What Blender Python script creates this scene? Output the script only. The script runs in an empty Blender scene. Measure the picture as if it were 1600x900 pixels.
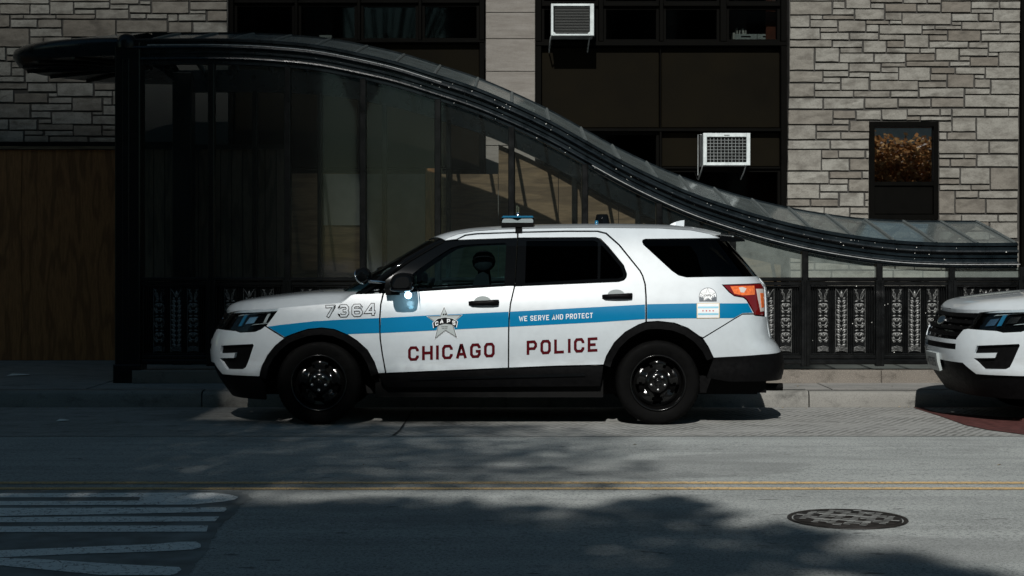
import bpy, bmesh, math, random
from mathutils import Vector, Matrix
from mathutils.geometry import delaunay_2d_cdt
from mathutils import noise as mnoise
random.seed(7)
S = bpy.context.scene
COL = S.collection
R = math.radians

# ------------------------------------------------------------------ camera, light
F, CZ, HY = 2520.0, 1.48, 400.0          # focal in photo pixels, camera height, horizon row
cam = bpy.data.cameras.new('camera'); camo = bpy.data.objects.new('camera', cam); COL.objects.link(camo)
cam.sensor_width = 36; cam.lens = F / 1600 * 36; cam.shift_y = -(450 - HY) / 1600
cam.clip_end = 3000; camo.location = (0, 0, CZ); camo.rotation_euler = (R(90), 0, 0)
S.camera = camo
EL, AZX = 40.0, 0.118                    # sun elevation; sideways part of the light's travel
L = Vector((AZX, 0.993, 0)).normalized() * math.cos(R(EL)); L.z = -math.sin(R(EL))
sun = bpy.data.lights.new('sun', 'SUN'); suno = bpy.data.objects.new('sun', sun); COL.objects.link(suno)
sun.energy = 5.0; sun.angle = R(0.53); sun.color = (1.0, 0.975, 0.93)
suno.rotation_euler = L.to_track_quat('-Z', 'Y').to_euler()
W = bpy.data.worlds.new('World'); S.world = W; W.use_nodes = True
nt = W.node_tree; bg = nt.nodes['Background']; bg.inputs[1].default_value = 0.05
sky = nt.nodes.new('ShaderNodeTexSky'); sky.sky_type = 'NISHITA'; sky.sun_disc = False
sky.sun_elevation = R(EL); sky.sun_rotation = math.atan2(-L.x, -L.y); sky.air_density = 1.2; sky.dust_density = 0.1
tint = nt.nodes.new('ShaderNodeMix'); tint.data_type = 'RGBA'; tint.blend_type = 'MULTIPLY'; tint.inputs[0].default_value = 1; tint.inputs[7].default_value = (.80, 1.0, .90, 1)
nt.links.new(sky.outputs[0], tint.inputs[6]); nt.links.new(tint.outputs[2], bg.inputs[0])
S.view_settings.view_transform = 'Standard'; S.view_settings.look = 'None'
S.view_settings.exposure = -0.38; S.view_settings.gamma = 1.0

# ------------------------------------------------------------------ helpers
def P(px, py, Y): return Vector(((px - 800) * Y / F, Y, CZ - (py - HY) * Y / F))
def PX(px, Y): return (px - 800) * Y / F
def PZ(py, Y): return CZ - (py - HY) * Y / F
def tag(o, label=None, cat=None, group=None, kind=None):
    if label: o['label'] = label
    if cat: o['category'] = cat
    if group: o['group'] = group
    if kind: o['kind'] = kind
    return o
def empty(name, loc, label=None, cat=None, group=None):
    o = bpy.data.objects.new(name, None); COL.objects.link(o); o.location = loc
    return tag(o, label, cat, group)
def link(name, me, parent=None, loc=None):
    o = bpy.data.objects.new(name, me); COL.objects.link(o)
    if parent: o.parent = parent
    if loc is not None: o.location = loc
    return o
class MB:
    def __init__(s): s.v = []; s.f = []; s.sm = []; s.n = {}
    def add(s, vs, fs, smooth=False):
        n = len(s.v); s.v += [tuple(v) for v in vs]; s.f += [tuple(i + n for i in f) for f in fs]; s.sm += [smooth] * len(fs); return s
    def box(s, x0, y0, z0, x1, y1, z1):
        x0, x1 = min(x0, x1), max(x0, x1); y0, y1 = min(y0, y1), max(y0, y1); z0, z1 = min(z0, z1), max(z0, z1)
        v = [(x, y, z) for x in (x0, x1) for y in (y0, y1) for z in (z0, z1)]
        return s.add(v, [(0, 1, 3, 2), (4, 6, 7, 5), (0, 4, 5, 1), (2, 3, 7, 6), (0, 2, 6, 4), (1, 5, 7, 3)])
    def chbox(s, x0, y0, z0, x1, y1, z1, c=.01):       # box whose front (-y) face is chamfered
        v = [(x0, y1, z0), (x1, y1, z0), (x1, y1, z1), (x0, y1, z1),
             (x0, y0 + c, z0), (x1, y0 + c, z0), (x1, y0 + c, z1), (x0, y0 + c, z1),
             (x0 + c, y0, z0 + c), (x1 - c, y0, z0 + c), (x1 - c, y0, z1 - c), (x0 + c, y0, z1 - c)]
        return s.add(v, [(0, 3, 2, 1), (0, 1, 5, 4), (1, 2, 6, 5), (2, 3, 7, 6), (3, 0, 4, 7),
                         (4, 5, 9, 8), (5, 6, 10, 9), (6, 7, 11, 10), (7, 4, 8, 11), (8, 9, 10, 11)])
    def tube(s, pts, r, n=8, closed=False, caps=True):
        pts = [Vector(p) for p in pts]; rr = r if isinstance(r, (list, tuple)) else [r] * len(pts); vs = []
        for i, p in enumerate(pts):
            d = (pts[min(i + 1, len(pts) - 1)] - pts[max(i - 1, 0)]).normalized()
            a = d.cross(Vector((0, 0, 1)));
            if a.length < .1: a = d.cross(Vector((1, 0, 0)))
            a.normalize(); b = d.cross(a)
            vs += [p + (a * math.cos(2 * math.pi * k / n) + b * math.sin(2 * math.pi * k / n)) * rr[i] for k in range(n)]
        fs = [(i * n + k, i * n + (k + 1) % n, (i + 1) * n + (k + 1) % n, (i + 1) * n + k) for i in range(len(pts) - 1) for k in range(n)]
        s.add(vs, fs, True)
        if caps: s.add(vs[:n], [tuple(range(n))]); s.add(vs[-n:], [tuple(range(n - 1, -1, -1))])
        return s
    def lathe(s, prof, axis='y', c=(0, 0, 0), n=40, smooth=True):   # prof: (radius, along)
        vs = []
        for r, h in prof:
            for k in range(n):
                a = 2 * math.pi * k / n; x, z = r * math.cos(a), r * math.sin(a)
                vs.append((c[0] + x, c[1] + h, c[2] + z) if axis == 'y' else ((c[0] + x, c[1] + z, c[2] + h) if axis == 'z' else (c[0] + h, c[1] + x, c[2] + z)))
        fs = [(i * n + k, i * n + (k + 1) % n, (i + 1) * n + (k + 1) % n, (i + 1) * n + k) for i in range(len(prof) - 1) for k in range(n)]
        s.add(vs, fs, smooth); return s
    def grid(s, rows, smooth=True, flip=False):
        m = len(rows[0]); vs = [p for r in rows for p in r]
        fs = [(i * m + j, i * m + j + 1, (i + 1) * m + j + 1, (i + 1) * m + j) for i in range(len(rows) - 1) for j in range(m - 1)]
        if flip: fs = [f[::-1] for f in fs]
        return s.add(vs, fs, smooth)
    def prism(s, poly, y0, y1):                          # poly in (x,z), extruded in y
        n = len(poly); v = [(x, y0, z) for x, z in poly] + [(x, y1, z) for x, z in poly]
        return s.add(v, [tuple(range(n)), tuple(range(2 * n - 1, n - 1, -1))] + [(i, i + n, (i + 1) % n + n, (i + 1) % n) for i in range(n)])
    def mesh(s, name, mat):
        me = bpy.data.meshes.new(name); me.from_pydata(s.v, [], s.f)
        me.polygons.foreach_set('use_smooth', s.sm)
        for m in (mat if isinstance(mat, (list, tuple)) else [mat]): me.materials.append(m)
        me.update()
        if s.n:
            z = Vector((0, 0, 0)); nn = []
            for p in me.polygons:
                nn += [s.n.get(i, z) if p.use_smooth else z for i in p.vertices]
            me.normals_split_custom_set(nn)
        return me
    def build(s, name, mat, parent=None, fix=True):
        me = s.mesh(name, mat)
        if fix:
            b = bmesh.new(); b.from_mesh(me); bmesh.ops.recalc_face_normals(b, faces=b.faces); b.to_mesh(me); b.free()
        return link(name, me, parent)
def interp(tab, x):
    if x <= tab[0][0]: return tab[0][1]
    for (a, b), (c, d) in zip(tab, tab[1:]):
        if x <= c: return b + (d - b) * (x - a) / (c - a)
    return tab[-1][1]
def smoothtab(tab, x):                                   # Catmull-Rom through the table
    n = len(tab)
    if x <= tab[0][0]: return tab[0][1] + (x - tab[0][0]) * (tab[1][1] - tab[0][1]) / (tab[1][0] - tab[0][0])
    if x >= tab[-1][0]: return tab[-1][1] + (x - tab[-1][0]) * (tab[-1][1] - tab[-2][1]) / (tab[-1][0] - tab[-2][0])
    for i in range(n - 1):
        if x <= tab[i + 1][0]: break
    x0, y0 = tab[i]; x1, y1 = tab[i + 1]; h = x1 - x0; t = (x - x0) / h
    m0 = (y1 - tab[i - 1][1]) / (x1 - tab[i - 1][0]) if i > 0 else (y1 - y0) / h
    m1 = (tab[i + 2][1] - y0) / (tab[i + 2][0] - x0) if i < n - 2 else (y1 - y0) / h
    return (2*t**3 - 3*t*t + 1)*y0 + (t**3 - 2*t*t + t)*h*m0 + (-2*t**3 + 3*t*t)*y1 + (t**3 - t*t)*h*m1

# ------------------------------------------------------------------ materials
def newmat(name):
    m = bpy.data.materials.new(name); m.use_nodes = True; return m, m.node_tree, m.node_tree.nodes['Principled BSDF']
def nd(t, typ, **kw):
    n = t.nodes.new(typ)
    for k, v in kw.items():
        if k.startswith('i_'):
            key = k[2:]; n.inputs[int(key) if key.isdigit() else key.replace('_', ' ')].default_value = v
        else: setattr(n, k, v)
    return n
def ramp(t, src, stops):
    r = t.nodes.new('ShaderNodeValToRGB'); e = r.color_ramp.elements
    while len(e) > 1: e.remove(e[-1])
    for i, (p, c) in enumerate(stops):
        k = e[0] if i == 0 else e.new(p); k.position = p; k.color = (*c, 1) if len(c) == 3 else c
    t.links.new(src, r.inputs[0]); return r.outputs[0]
def tnoise(t, scale, detail=4, rough=.55, stretch=None, co='Object'):
    tc = t.nodes.new('ShaderNodeTexCoord' if co != 'Pos' else 'ShaderNodeNewGeometry')
    src = tc.outputs[co if co != 'Pos' else 'Position']
    mp = t.nodes.new('ShaderNodeMapping'); t.links.new(src, mp.inputs[0])
    if stretch: mp.inputs['Scale'].default_value = stretch
    n = t.nodes.new('ShaderNodeTexNoise'); n.inputs['Scale'].default_value = scale; n.inputs['Detail'].default_value = detail; n.inputs['Roughness'].default_value = rough
    t.links.new(mp.outputs[0], n.inputs['Vector']); return n.outputs[0]
def mixc(t, fac, a, b, mode='MIX'):
    m = t.nodes.new('ShaderNodeMix'); m.data_type = 'RGBA'; m.blend_type = mode
    if hasattr(fac, 'links'): t.links.new(fac, m.inputs[0])
    else: m.inputs[0].default_value = fac
    for s_, i in ((a, 6), (b, 7)):
        if hasattr(s_, 'links'): t.links.new(s_, m.inputs[i])
        else: m.inputs[i].default_value = (*s_, 1)
    return m.outputs[2]
def bump(t, b, src, strength=.3, dist=.01):
    n = t.nodes.new('ShaderNodeBump'); n.inputs['Strength'].default_value = strength; n.inputs['Distance'].default_value = dist
    t.links.new(src, n.inputs['Height']); t.links.new(n.outputs[0], b.inputs['Normal'])
def basic(name, col, rough=.5, metal=0, var=.0, vscale=6, bmp=0, bscale=60, coat=0, spec=.5, emit=None, estr=0):
    m, t, b = newmat(name); b.inputs['Base Color'].default_value = (*col, 1); b.inputs['Roughness'].default_value = rough
    b.inputs['Metallic'].default_value = metal; b.inputs['Specular IOR Level'].default_value = spec; b.inputs['Coat Weight'].default_value = coat; b.inputs['Coat Roughness'].default_value = .04
    if var:
        n = tnoise(t, vscale, 5, co='Pos')
        c = ramp(t, n, [(.3, tuple(x * (1 - var) for x in col)), (.7, tuple(min(1, x * (1 + var)) for x in col))]); t.links.new(c, b.inputs['Base Color'])
        r2 = ramp(t, n, [(.3, (rough * .8,) * 3), (.7, (min(1, rough * 1.2),) * 3)]); t.links.new(r2, b.inputs['Roughness'])
    if bmp: bump(t, b, tnoise(t, bscale, 3, co='Pos'), bmp)
    if emit: b.inputs['Emission Color'].default_value = (*emit, 1); b.inputs['Emission Strength'].default_value = estr
    return m
M = {}
def asphalt():
    m, t, b = newmat('asphalt')
    big = tnoise(t, .9, 5, .6, (1, 1.6, 1), 'Pos'); streak = tnoise(t, 1.3, 4, .6, (.25, 3.2, 1), 'Pos'); grain = tnoise(t, 210, 2, .7, None, 'Pos'); mid = tnoise(t, 38, 3, .7, None, 'Pos')
    c = ramp(t, big, [(.25, (.30, .322, .312)), (.5, (.40, .425, .412)), (.78, (.48, .505, .488))])
    c = mixc(t, ramp(t, streak, [(.33, (.4,) * 3), (.58, (0,) * 3)]), c, (.2, .21, .207))
    c = mixc(t, ramp(t, grain, [(.36, (.6,) * 3), (.5, (0,) * 3)]), c, (.10, .106, .106))
    cg = tnoise(t, 58, 3, .8, None, 'Pos'); c = mixc(t, ramp(t, cg, [(.37, (.8,) * 3), (.48, (0,) * 3)]), c, (.10, .105, .105)); c = mixc(t, ramp(t, cg, [(.58, (0,) * 3), (.68, (.5,) * 3)]), c, (.62, .62, .6))
    pat = tnoise(t, .55, 3, .5, (.6, 1.3, 1), 'Pos'); c = mixc(t, ramp(t, pat, [(.56, (0,) * 3), (.6, (.35,) * 3)]), c, (.14, .146, .145))
    c = mixc(t, ramp(t, grain, [(.58, (0,) * 3), (.72, (.6,) * 3)]), c, (.34, .34, .33))
    sp = tnoise(t, 11, 2, .5, (.55, 1.3, 1), 'Pos')
    c = mixc(t, ramp(t, sp, [(.7, (0,) * 3), (.74, (.75,) * 3)]), c, (.06, .06, .062))
    t.links.new(c, b.inputs['Base Color']); b.inputs['Roughness'].default_value = .82; b.inputs['Specular IOR Level'].default_value = .3
    ad = nd(t, 'ShaderNodeMath', operation='ADD'); t.links.new(grain, ad.inputs[0]); t.links.new(mid, ad.inputs[1]); bump(t, b, ad.outputs[0], .55, .006); return m
M['asphalt'] = asphalt()
def concrete(name, a, bcol, groove=False, speck=None):
    m, t, b = newmat(name)
    n = tnoise(t, 2.2, 6, .65, (.5, 1.6, 1), 'Pos'); g = tnoise(t, 130, 3, .7, None, 'Pos'); st = tnoise(t, 6, 5, .7, (.6, 1, 1), 'Pos')
    c = mixc(t, ramp(t, n, [(.3, (0,) * 3), (.7, (1,) * 3)]), a, bcol)
    c = mixc(t, ramp(t, st, [(.3, (.7,) * 3), (.48, (0,) * 3)]), c, tuple(x * .35 for x in a))
    c = mixc(t, ramp(t, g, [(.34, (.6,) * 3), (.48, (0,) * 3)]), c, tuple(x * .4 for x in a))
    if speck: c = mixc(t, ramp(t, g, [(.56, (0,) * 3), (.66, (.8,) * 3)]), c, speck)
    t.links.new(c, b.inputs['Base Color']); b.inputs['Roughness'].default_value = .85; b.inputs['Specular IOR Level'].default_value = .25
    h = g
    if groove:
        ge = nd(t, 'ShaderNodeNewGeometry'); mp = nd(t, 'ShaderNodeMapping'); mp.inputs['Rotation'].default_value = (0, 0, R(28)); t.links.new(ge.outputs[0], mp.inputs[0])
        wv = nd(t, 'ShaderNodeTexWave', i_Scale=4.6, i_Distortion=2.6, i_Detail=3.0); wv.inputs['Detail Scale'].default_value = 2.0; t.links.new(mp.outputs[0], wv.inputs[0])
        ad = nd(t, 'ShaderNodeMath', operation='ADD'); t.links.new(g, ad.inputs[0]); t.links.new(wv.outputs['Fac'], ad.inputs[1]); h = ad.outputs[0]
        wm_ = nd(t, 'ShaderNodeMath', operation='MULTIPLY'); t.links.new(ramp(t, wv.outputs['Fac'], [(.1, (.8,) * 3), (.6, (0,) * 3)]), wm_.inputs[0]); t.links.new(ramp(t, tnoise(t, 1.7, 4, .65, (.7, 1.2, 1), 'Pos'), [(.4, (.08,) * 3), (.62, (1,) * 3)]), wm_.inputs[1])
        c2 = mixc(t, wm_.outputs[0], c, tuple(x * .38 for x in a)); t.links.new(c2, b.inputs['Base Color'])
    bump(t, b, h, .5, .006); return m
M['gutter'] = concrete('grooved concrete', (.26, .265, .25), (.36, .36, .345), True)
M['kerb'] = concrete('kerb concrete', (.19, .186, .17), (.26, .255, .235))
M['walk'] = concrete('pavement concrete', (.2, .2, .19), (.3, .29, .27))
M['granite'] = concrete('pink brown granite', (.15, .135, .115), (.21, .19, .165), False, (.45, .38, .32))
M['granite_top'] = concrete('pale granite', (.26, .245, .225), (.33, .31, .285), False, (.45, .42, .38))
M['gap'] = basic('crack', (.02, .02, .02), .95)
M['red_paint'] = basic('worn red road paint', (.07, .017, .014), .8, var=.45, vscale=14, bmp=.4, bscale=120)
def paint(name, col, under, wear):
    m, t, b = newmat(name)
    v = nd(t, 'ShaderNodeTexVoronoi', feature='DISTANCE_TO_EDGE', i_Scale=4.2); ge = nd(t, 'ShaderNodeNewGeometry'); mp = nd(t, 'ShaderNodeMapping'); mp.inputs['Rotation'].default_value = (0, 0, R(20)); mp.inputs['Scale'].default_value = (.75, 1.1, 1)
    nz = nd(t, 'ShaderNodeTexNoise', i_Scale=3.0, i_Detail=4.0); t.links.new(ge.outputs[0], nz.inputs[0])
    vm = nd(t, 'ShaderNodeVectorMath', operation='ADD'); t.links.new(ge.outputs[0], vm.inputs[0]); t.links.new(nz.outputs['Color'], vm.inputs[1]); t.links.new(vm.outputs[0], mp.inputs[0]); t.links.new(mp.outputs[0], v.inputs[0])
    cr = ramp(t, v.outputs['Distance'], [(.0, (1,) * 3), (.018, (0,) * 3)])
    g = tnoise(t, 45, 5, .75, None, 'Pos'); w = ramp(t, g, [(wear, (1,) * 3), (wear + .08, (0,) * 3)])
    c = mixc(t, w, col, under); c = mixc(t, cr, c, tuple(x * .4 for x in under))
    t.links.new(c, b.inputs['Base Color']); b.inputs['Roughness'].default_value = .7; bump(t, b, g, .3, .004); return m
M['white_line'] = paint('cracked white road paint', (.80, .82, .80), (.12, .12, .12), .36)
M['yellow_line'] = paint('worn yellow road paint', (.62, .43, .20), (.2, .19, .17), .40)
def stone(name, light, dark):
    m, t, b = newmat(name)
    oi = nd(t, 'ShaderNodeObjectInfo'); n = tnoise(t, 5, 6, .62, (1, 1, 1.8), 'Pos'); g = tnoise(t, 55, 5, .7, None, 'Pos'); st = tnoise(t, 2.7, 3, .5, (1, 1, 1.6), 'Pos')
    c = mixc(t, ramp(t, oi.outputs['Random'], [(0, (0,) * 3), (.55, (.25,) * 3), (1, (1,) * 3)]), light, dark)
    c = mixc(t, ramp(t, n, [(.36, (.55,) * 3), (.56, (0,) * 3)]), c, tuple(x * .5 for x in dark))
    c = mixc(t, ramp(t, st, [(.62, (0,) * 3), (.74, (.7,) * 3)]), c, tuple(x * .42 for x in dark))
    c = mixc(t, ramp(t, g, [(.3, (.5,) * 3), (.5, (0,) * 3)]), c, tuple(x * .6 for x in dark))
    t.links.new(c, b.inputs['Base Color']); b.inputs['Roughness'].default_value = .9; b.inputs['Specular IOR Level'].default_value = .2
    ad = nd(t, 'ShaderNodeMath', operation='MULTIPLY_ADD', i_1=3.0); t.links.new(n, ad.inputs[0]); t.links.new(g, ad.inputs[2]); bump(t, b, ad.outputs[0], .3, .012); return m
M['stone'] = stone('split limestone', (.275, .268, .24), (.17, .152, .128))
M['mortar'] = basic('dark mortar', (.04, .038, .034), .95, var=.3, bmp=.4, bscale=80)
def travertine():
    m, t, b = newmat('smooth limestone'); n = tnoise(t, 3, 7, .7, (.7, 1, 5.5), 'Pos'); g = tnoise(t, 90, 3, .7, None, 'Pos')
    c = ramp(t, n, [(.25, (.13, .115, .10)), (.5, (.19, .175, .155)), (.75, (.235, .22, .20))]); c = mixc(t, ramp(t, g, [(.3, (.5,) * 3), (.48, (0,) * 3)]), c, (.09, .08, .07))
    t.links.new(c, b.inputs['Base Color']); b.inputs['Roughness'].default_value = .85; bump(t, b, n, .3, .01); return m
M['travertine'] = travertine()
def plywood(name, a, bc, vert=True):
    m, t, b = newmat(name); ge = nd(t, 'ShaderNodeNewGeometry'); mp = nd(t, 'ShaderNodeMapping'); mp.inputs['Scale'].default_value = (2.2, 2, .33) if vert else (.33, 2, 2.2); t.links.new(ge.outputs[0], mp.inputs[0])
    nz = nd(t, 'ShaderNodeTexNoise', i_Scale=2.2, i_Detail=2.0); t.links.new(mp.outputs[0], nz.inputs[0])
    ml = nd(t, 'ShaderNodeMath', operation='MULTIPLY', i_1=30.0); t.links.new(nz.outputs[0], ml.inputs[0]); sn = nd(t, 'ShaderNodeMath', operation='SINE'); t.links.new(ml.outputs[0], sn.inputs[0])
    fine = tnoise(t, 14, 4, .7, (4, 4, .4) if vert else (.4, 4, 4), 'Pos')
    c = mixc(t, ramp(t, sn.outputs[0], [(.0, (0,) * 3), (.9, (1,) * 3)]), a, bc); c = mixc(t, ramp(t, fine, [(.35, (.5,) * 3), (.6, (0,) * 3)]), c, tuple(x * .5 for x in bc))
    t.links.new(c, b.inputs['Base Color']); b.inputs['Roughness'].default_value = .75; bump(t, b, fine, .2, .004); return m
M['ply'] = plywood('weathered plywood', (.44, .18, .06), (.28, .112, .036))
M['ply_flat'] = plywood('plywood with level grain', (.25, .16, .09), (.16, .10, .056), False)
M['ply_grey'] = basic('grey sealed board', (.26, .25, .225), .7, var=.18, vscale=4)
M['plank'] = plywood('dark vertical planks', (.15, .11, .075), (.085, .062, .042))
M['iron'] = basic('black painted iron', (.0045, .005, .0052), .34, var=.35, vscale=12, bmp=.12, bscale=45, coat=.1, spec=.22)
def ornament():
    m, t, b = newmat('worn cast iron relief with painted highlights'); g = tnoise(t, 70, 4, .7, None, 'Pos'); c = ramp(t, g, [(.3, (.04, .042, .04)), (.5, (.16, .165, .16)), (.7, (.36, .36, .35))])  # grey noise puts sun highlights into the worn iron colour
    t.links.new(c, b.inputs['Base Color']); b.inputs['Roughness'].default_value = .35; b.inputs['Metallic'].default_value = .25; return m
M['ornament'] = ornament()
M['fascia'] = basic('weathered blue black canopy steel', (.005, .009, .0115), .3, var=.4, vscale=9, bmp=.15, bscale=30, coat=.12, spec=.3)
M['lip'] = basic('grey lip with painted highlight', (.3, .31, .31), .45, var=.3, vscale=20)  # light grey stands for the highlight line along the fascia
M['bronze'] = basic('dark bronze frame', (.0025, .0024, .002), .6, var=.2, spec=.03)
M['spandrel'] = basic('brown spandrel', (.006, .005, .003), .7, var=.25, vscale=2, spec=.03)
M['dark'] = basic('unlit room', (.008, .008, .008), .9, spec=.1)
M['rafter'] = basic('grey aluminium glazing bar', (.085, .10, .10), .5, var=.25, vscale=15)
def glass(name, tint, refl, dust, dustcol, dscale=2.5, rough=.03, lo=.42, hi=.7, streak=False):
    m, t, b = newmat(name); t.nodes.remove(b); out = t.nodes['Material Output']
    tr = nd(t, 'ShaderNodeBsdfTransparent'); tr.inputs[0].default_value = (*tint, 1)
    gl = nd(t, 'ShaderNodeBsdfGlossy', i_Roughness=rough); fr = nd(t, 'ShaderNodeFresnel', i_IOR=refl)
    mx = nd(t, 'ShaderNodeMixShader'); t.links.new(fr.outputs[0], mx.inputs[0]); t.links.new(tr.outputs[0], mx.inputs[1]); t.links.new(gl.outputs[0], mx.inputs[2])
    res = mx.outputs[0]
    if dust:
        df = nd(t, 'ShaderNodeBsdfDiffuse'); df.inputs[0].default_value = (*dustcol, 1)
        n = tnoise(t, dscale, 6, .7, (1, 1, .6) if streak else None, 'Pos'); f = ramp(t, n, [(lo - .2, (dust * .35,) * 3), (lo, (dust * .7,) * 3), (hi, (dust,) * 3), (hi + .14, (min(1, dust * 1.6),) * 3)])
        m2 = nd(t, 'ShaderNodeMixShader'); t.links.new(f, m2.inputs[0]); t.links.new(res, m2.inputs[1]); t.links.new(df.outputs[0], m2.inputs[2]); res = m2.outputs[0]
    t.links.new(res, out.inputs[0]); return m
M['pane'] = glass('dusty shelter glass', (.82, .86, .84), 1.45, .035, (.26, .29, .27), streak=True)
M['pane_low'] = glass('grimy low shelter glass', (.72, .78, .75), 1.45, .42, (.36, .41, .38), 5, .08)
M['roof_glass'] = glass('dirty roof glass', (.62, .70, .70), 1.5, .25, (.27, .32, .32), 3.5, .12)
M['window'] = glass('office window glass', (.55, .57, .56), 1.35, .0, (.2, .2, .2))
M['mirror_pane'] = glass('reflective coated glass', (.25, .25, .25), 14.0, 0, (0, 0, 0), rough=.01)
M['car_glass'] = glass('tinted car glass', (.72, 1.0, 1.0), 1.3, 0, (0, 0, 0), rough=.005)
M['car_privacy'] = glass('black privacy glass', (.03, .035, .035), 1.25, 0, (0, 0, 0), rough=.005)
def carpaint(name, col, rough=.32):
    m, t, b = newmat(name); b.inputs['Base Color'].default_value = (*col, 1); b.inputs['Roughness'].default_value = rough; b.inputs['Coat Weight'].default_value = 1; b.inputs['Coat Roughness'].default_value = .03
    g = tnoise(t, 9, 5, .6, None, 'Pos'); c = ramp(t, g, [(.3, tuple(x * .93 for x in col)), (.6, col)]); ge = nd(t, 'ShaderNodeTexCoord'); sx = nd(t, 'ShaderNodeSeparateXYZ'); t.links.new(ge.outputs['Object'], sx.inputs[0]); g2 = tnoise(t, 5, 6, .75, (.5, 1, 2.2), 'Pos'); su = nd(t, 'ShaderNodeMath', operation='MULTIPLY_ADD', i_1=.9); t.links.new(g2, su.inputs[0]); t.links.new(sx.outputs[2], su.inputs[2]); c = mixc(t, ramp(t, su.outputs[0], [(.72, (.38,) * 3), (1.02, (0,) * 3)]), c, (.30, .28, .25)); t.links.new(c, b.inputs['Base Color']); return m
M['white'] = carpaint('white car paint', (.55, .60, .63))
M['blue'] = basic('blue stripe film', (.0005, .155, .32), .35, spec=.1, coat=.12)
M['decal_red'] = basic('dark red lettering', (.075, .004, .007), .4, spec=.15)
M['decal_black'] = basic('black lettering', (.004, .004, .005), .4, spec=.15)
M['decal_white'] = carpaint('white lettering', (.8, .82, .83), .3)
M['silver'] = basic('silver film', (.36, .40, .40), .4); M['bright'] = basic('bright lamp bowl', (.62, .66, .66), .3, .3)
M['sky_blue'] = basic('pale blue film', (.22, .52, .66), .4)
M['gold'] = basic('gold film', (.6, .42, .14), .4)
M['navy'] = basic('dark navy film', (.012, .03, .05), .4)
M['red_film'] = basic('red film', (.5, .03, .03), .4)
M['plastic'] = basic('black plastic', (.003, .003, .0033), .5, var=.2, vscale=30, spec=.08)
M['gloss_black'] = basic('gloss black trim', (.003, .0035, .004), .03, spec=.18)
M['rubber'] = basic('tyre rubber', (.0032, .0032, .0032), .7, var=.3, vscale=20, spec=.05)
M['steel_black'] = basic('black steel wheel', (.004, .004, .004), .16, coat=.25, spec=.3)
M['chrome'] = basic('chrome', (.75, .76, .77), .12, 1)
M['lug'] = basic('steel nut', (.5, .5, .5), .3, .9)
M['tail_red'] = basic('red lamp lens', (.16, .006, .006), .12, coat=1)
M['tail_amber'] = basic('orange lamp reflector', (.85, .17, .04), .25, coat=1, var=.3, vscale=45)
M['tail_clear'] = basic('pale lamp lens', (.65, .6, .56), .15, coat=1)
M['lamp_glass'] = glass('clear lamp cover', (.86, .9, .92), 1.5, 0, (0, 0, 0), rough=.01)
M['lamp_blue'] = basic('blue lamp cap', (.012, .12, .22), .25, coat=.4)
M['seat'] = basic('dark cloth', (.006, .006, .007), .9, spec=.05)
M['led'] = basic('lit blue white lamp', (.8, .9, 1), .3, emit=(.45, .8, 1), estr=9)
M['ac_white'] = basic('white enamel', (.58, .63, .63), .45, var=.15, vscale=14)
M['ac_grey'] = basic('grey sheet steel', (.28, .30, .30), .5, var=.2)
M['fin'] = basic('dull fins', (.014, .016, .015), .7, spec=.05)
M['louvre'] = basic('grey louvre', (.075, .08, .075), .6); M['paper'] = basic('paper', (.7, .7, .66), .8)
M['cast'] = basic('worn manhole iron', (.022, .019, .017), .55, .3, var=.5, vscale=20, bmp=.3, bscale=80)
M['cast_dirt'] = basic('dirt in manhole grid', (.24, .245, .235), .9, var=.35, vscale=30)
# ------------------------------------------------------------------ ground
GZ = [(-6, -.05), (4.2, -.05), (6.5, .02), (9.0, .05), (11, .04), (13.1, .015), (14.1, 0), (15.9, -.015), (16.2, -.04)]
def gz(Y): return interp(GZ, Y)
def ground_pt(px, py, lift=0.0):
    Y = 10.0
    for _ in range(12): Y = F * (CZ - gz(Y) - lift) / (py - HY)
    return Vector((PX(px, Y), Y, gz(Y) + lift))
m = MB(); m.add([(-500, -500, -.4), (500, -500, -.4), (500, 500, -.4), (-500, 500, -.4)], [(0, 1, 2, 3)])
tag(m.build('ground', M['asphalt']), kind='structure')
def strip(name, mat, ys, x0=-60, x1=60, lift=0):
    mm = MB(); mm.grid([[(x, y, gz(y) + lift) for x in (x0, -12, -6, 0, 6, 12, x1)] for y in ys], False); return tag(mm.build(name, mat), kind='structure')
strip('road', M['asphalt'], [4.2, 6.5, 9, 11, 12, 13.085])
strip('gutter_lane', M['gutter'], [13.115, 14.1, 15, 15.9, 16.2])
mm = MB(); mm.add([(-60, 13.05, -.02), (60, 13.05, -.02), (60, 13.16, -.02), (-60, 13.16, -.02)], [(0, 1, 2, 3)]); tag(mm.build('road_seam', M['gap']), kind='structure')
mm = MB(); jx = PX(617, 13.3); mm.add([(jx - .01, 13.12, .022), (jx + .012, 13.12, .022), (jx + .035, 13.6, .0165), (jx + .015, 13.6, .0165)], [(0, 1, 2, 3)]); mm.add([(jx + .015, 13.6, .0168), (jx + .03, 13.6, .0168), (jx + .01, 16.1, -.02), (jx - .004, 16.1, -.02)], [(0, 1, 2, 3)])
tag(mm.build('lane_joint', M['gap'], None, False), kind='structure')
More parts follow.
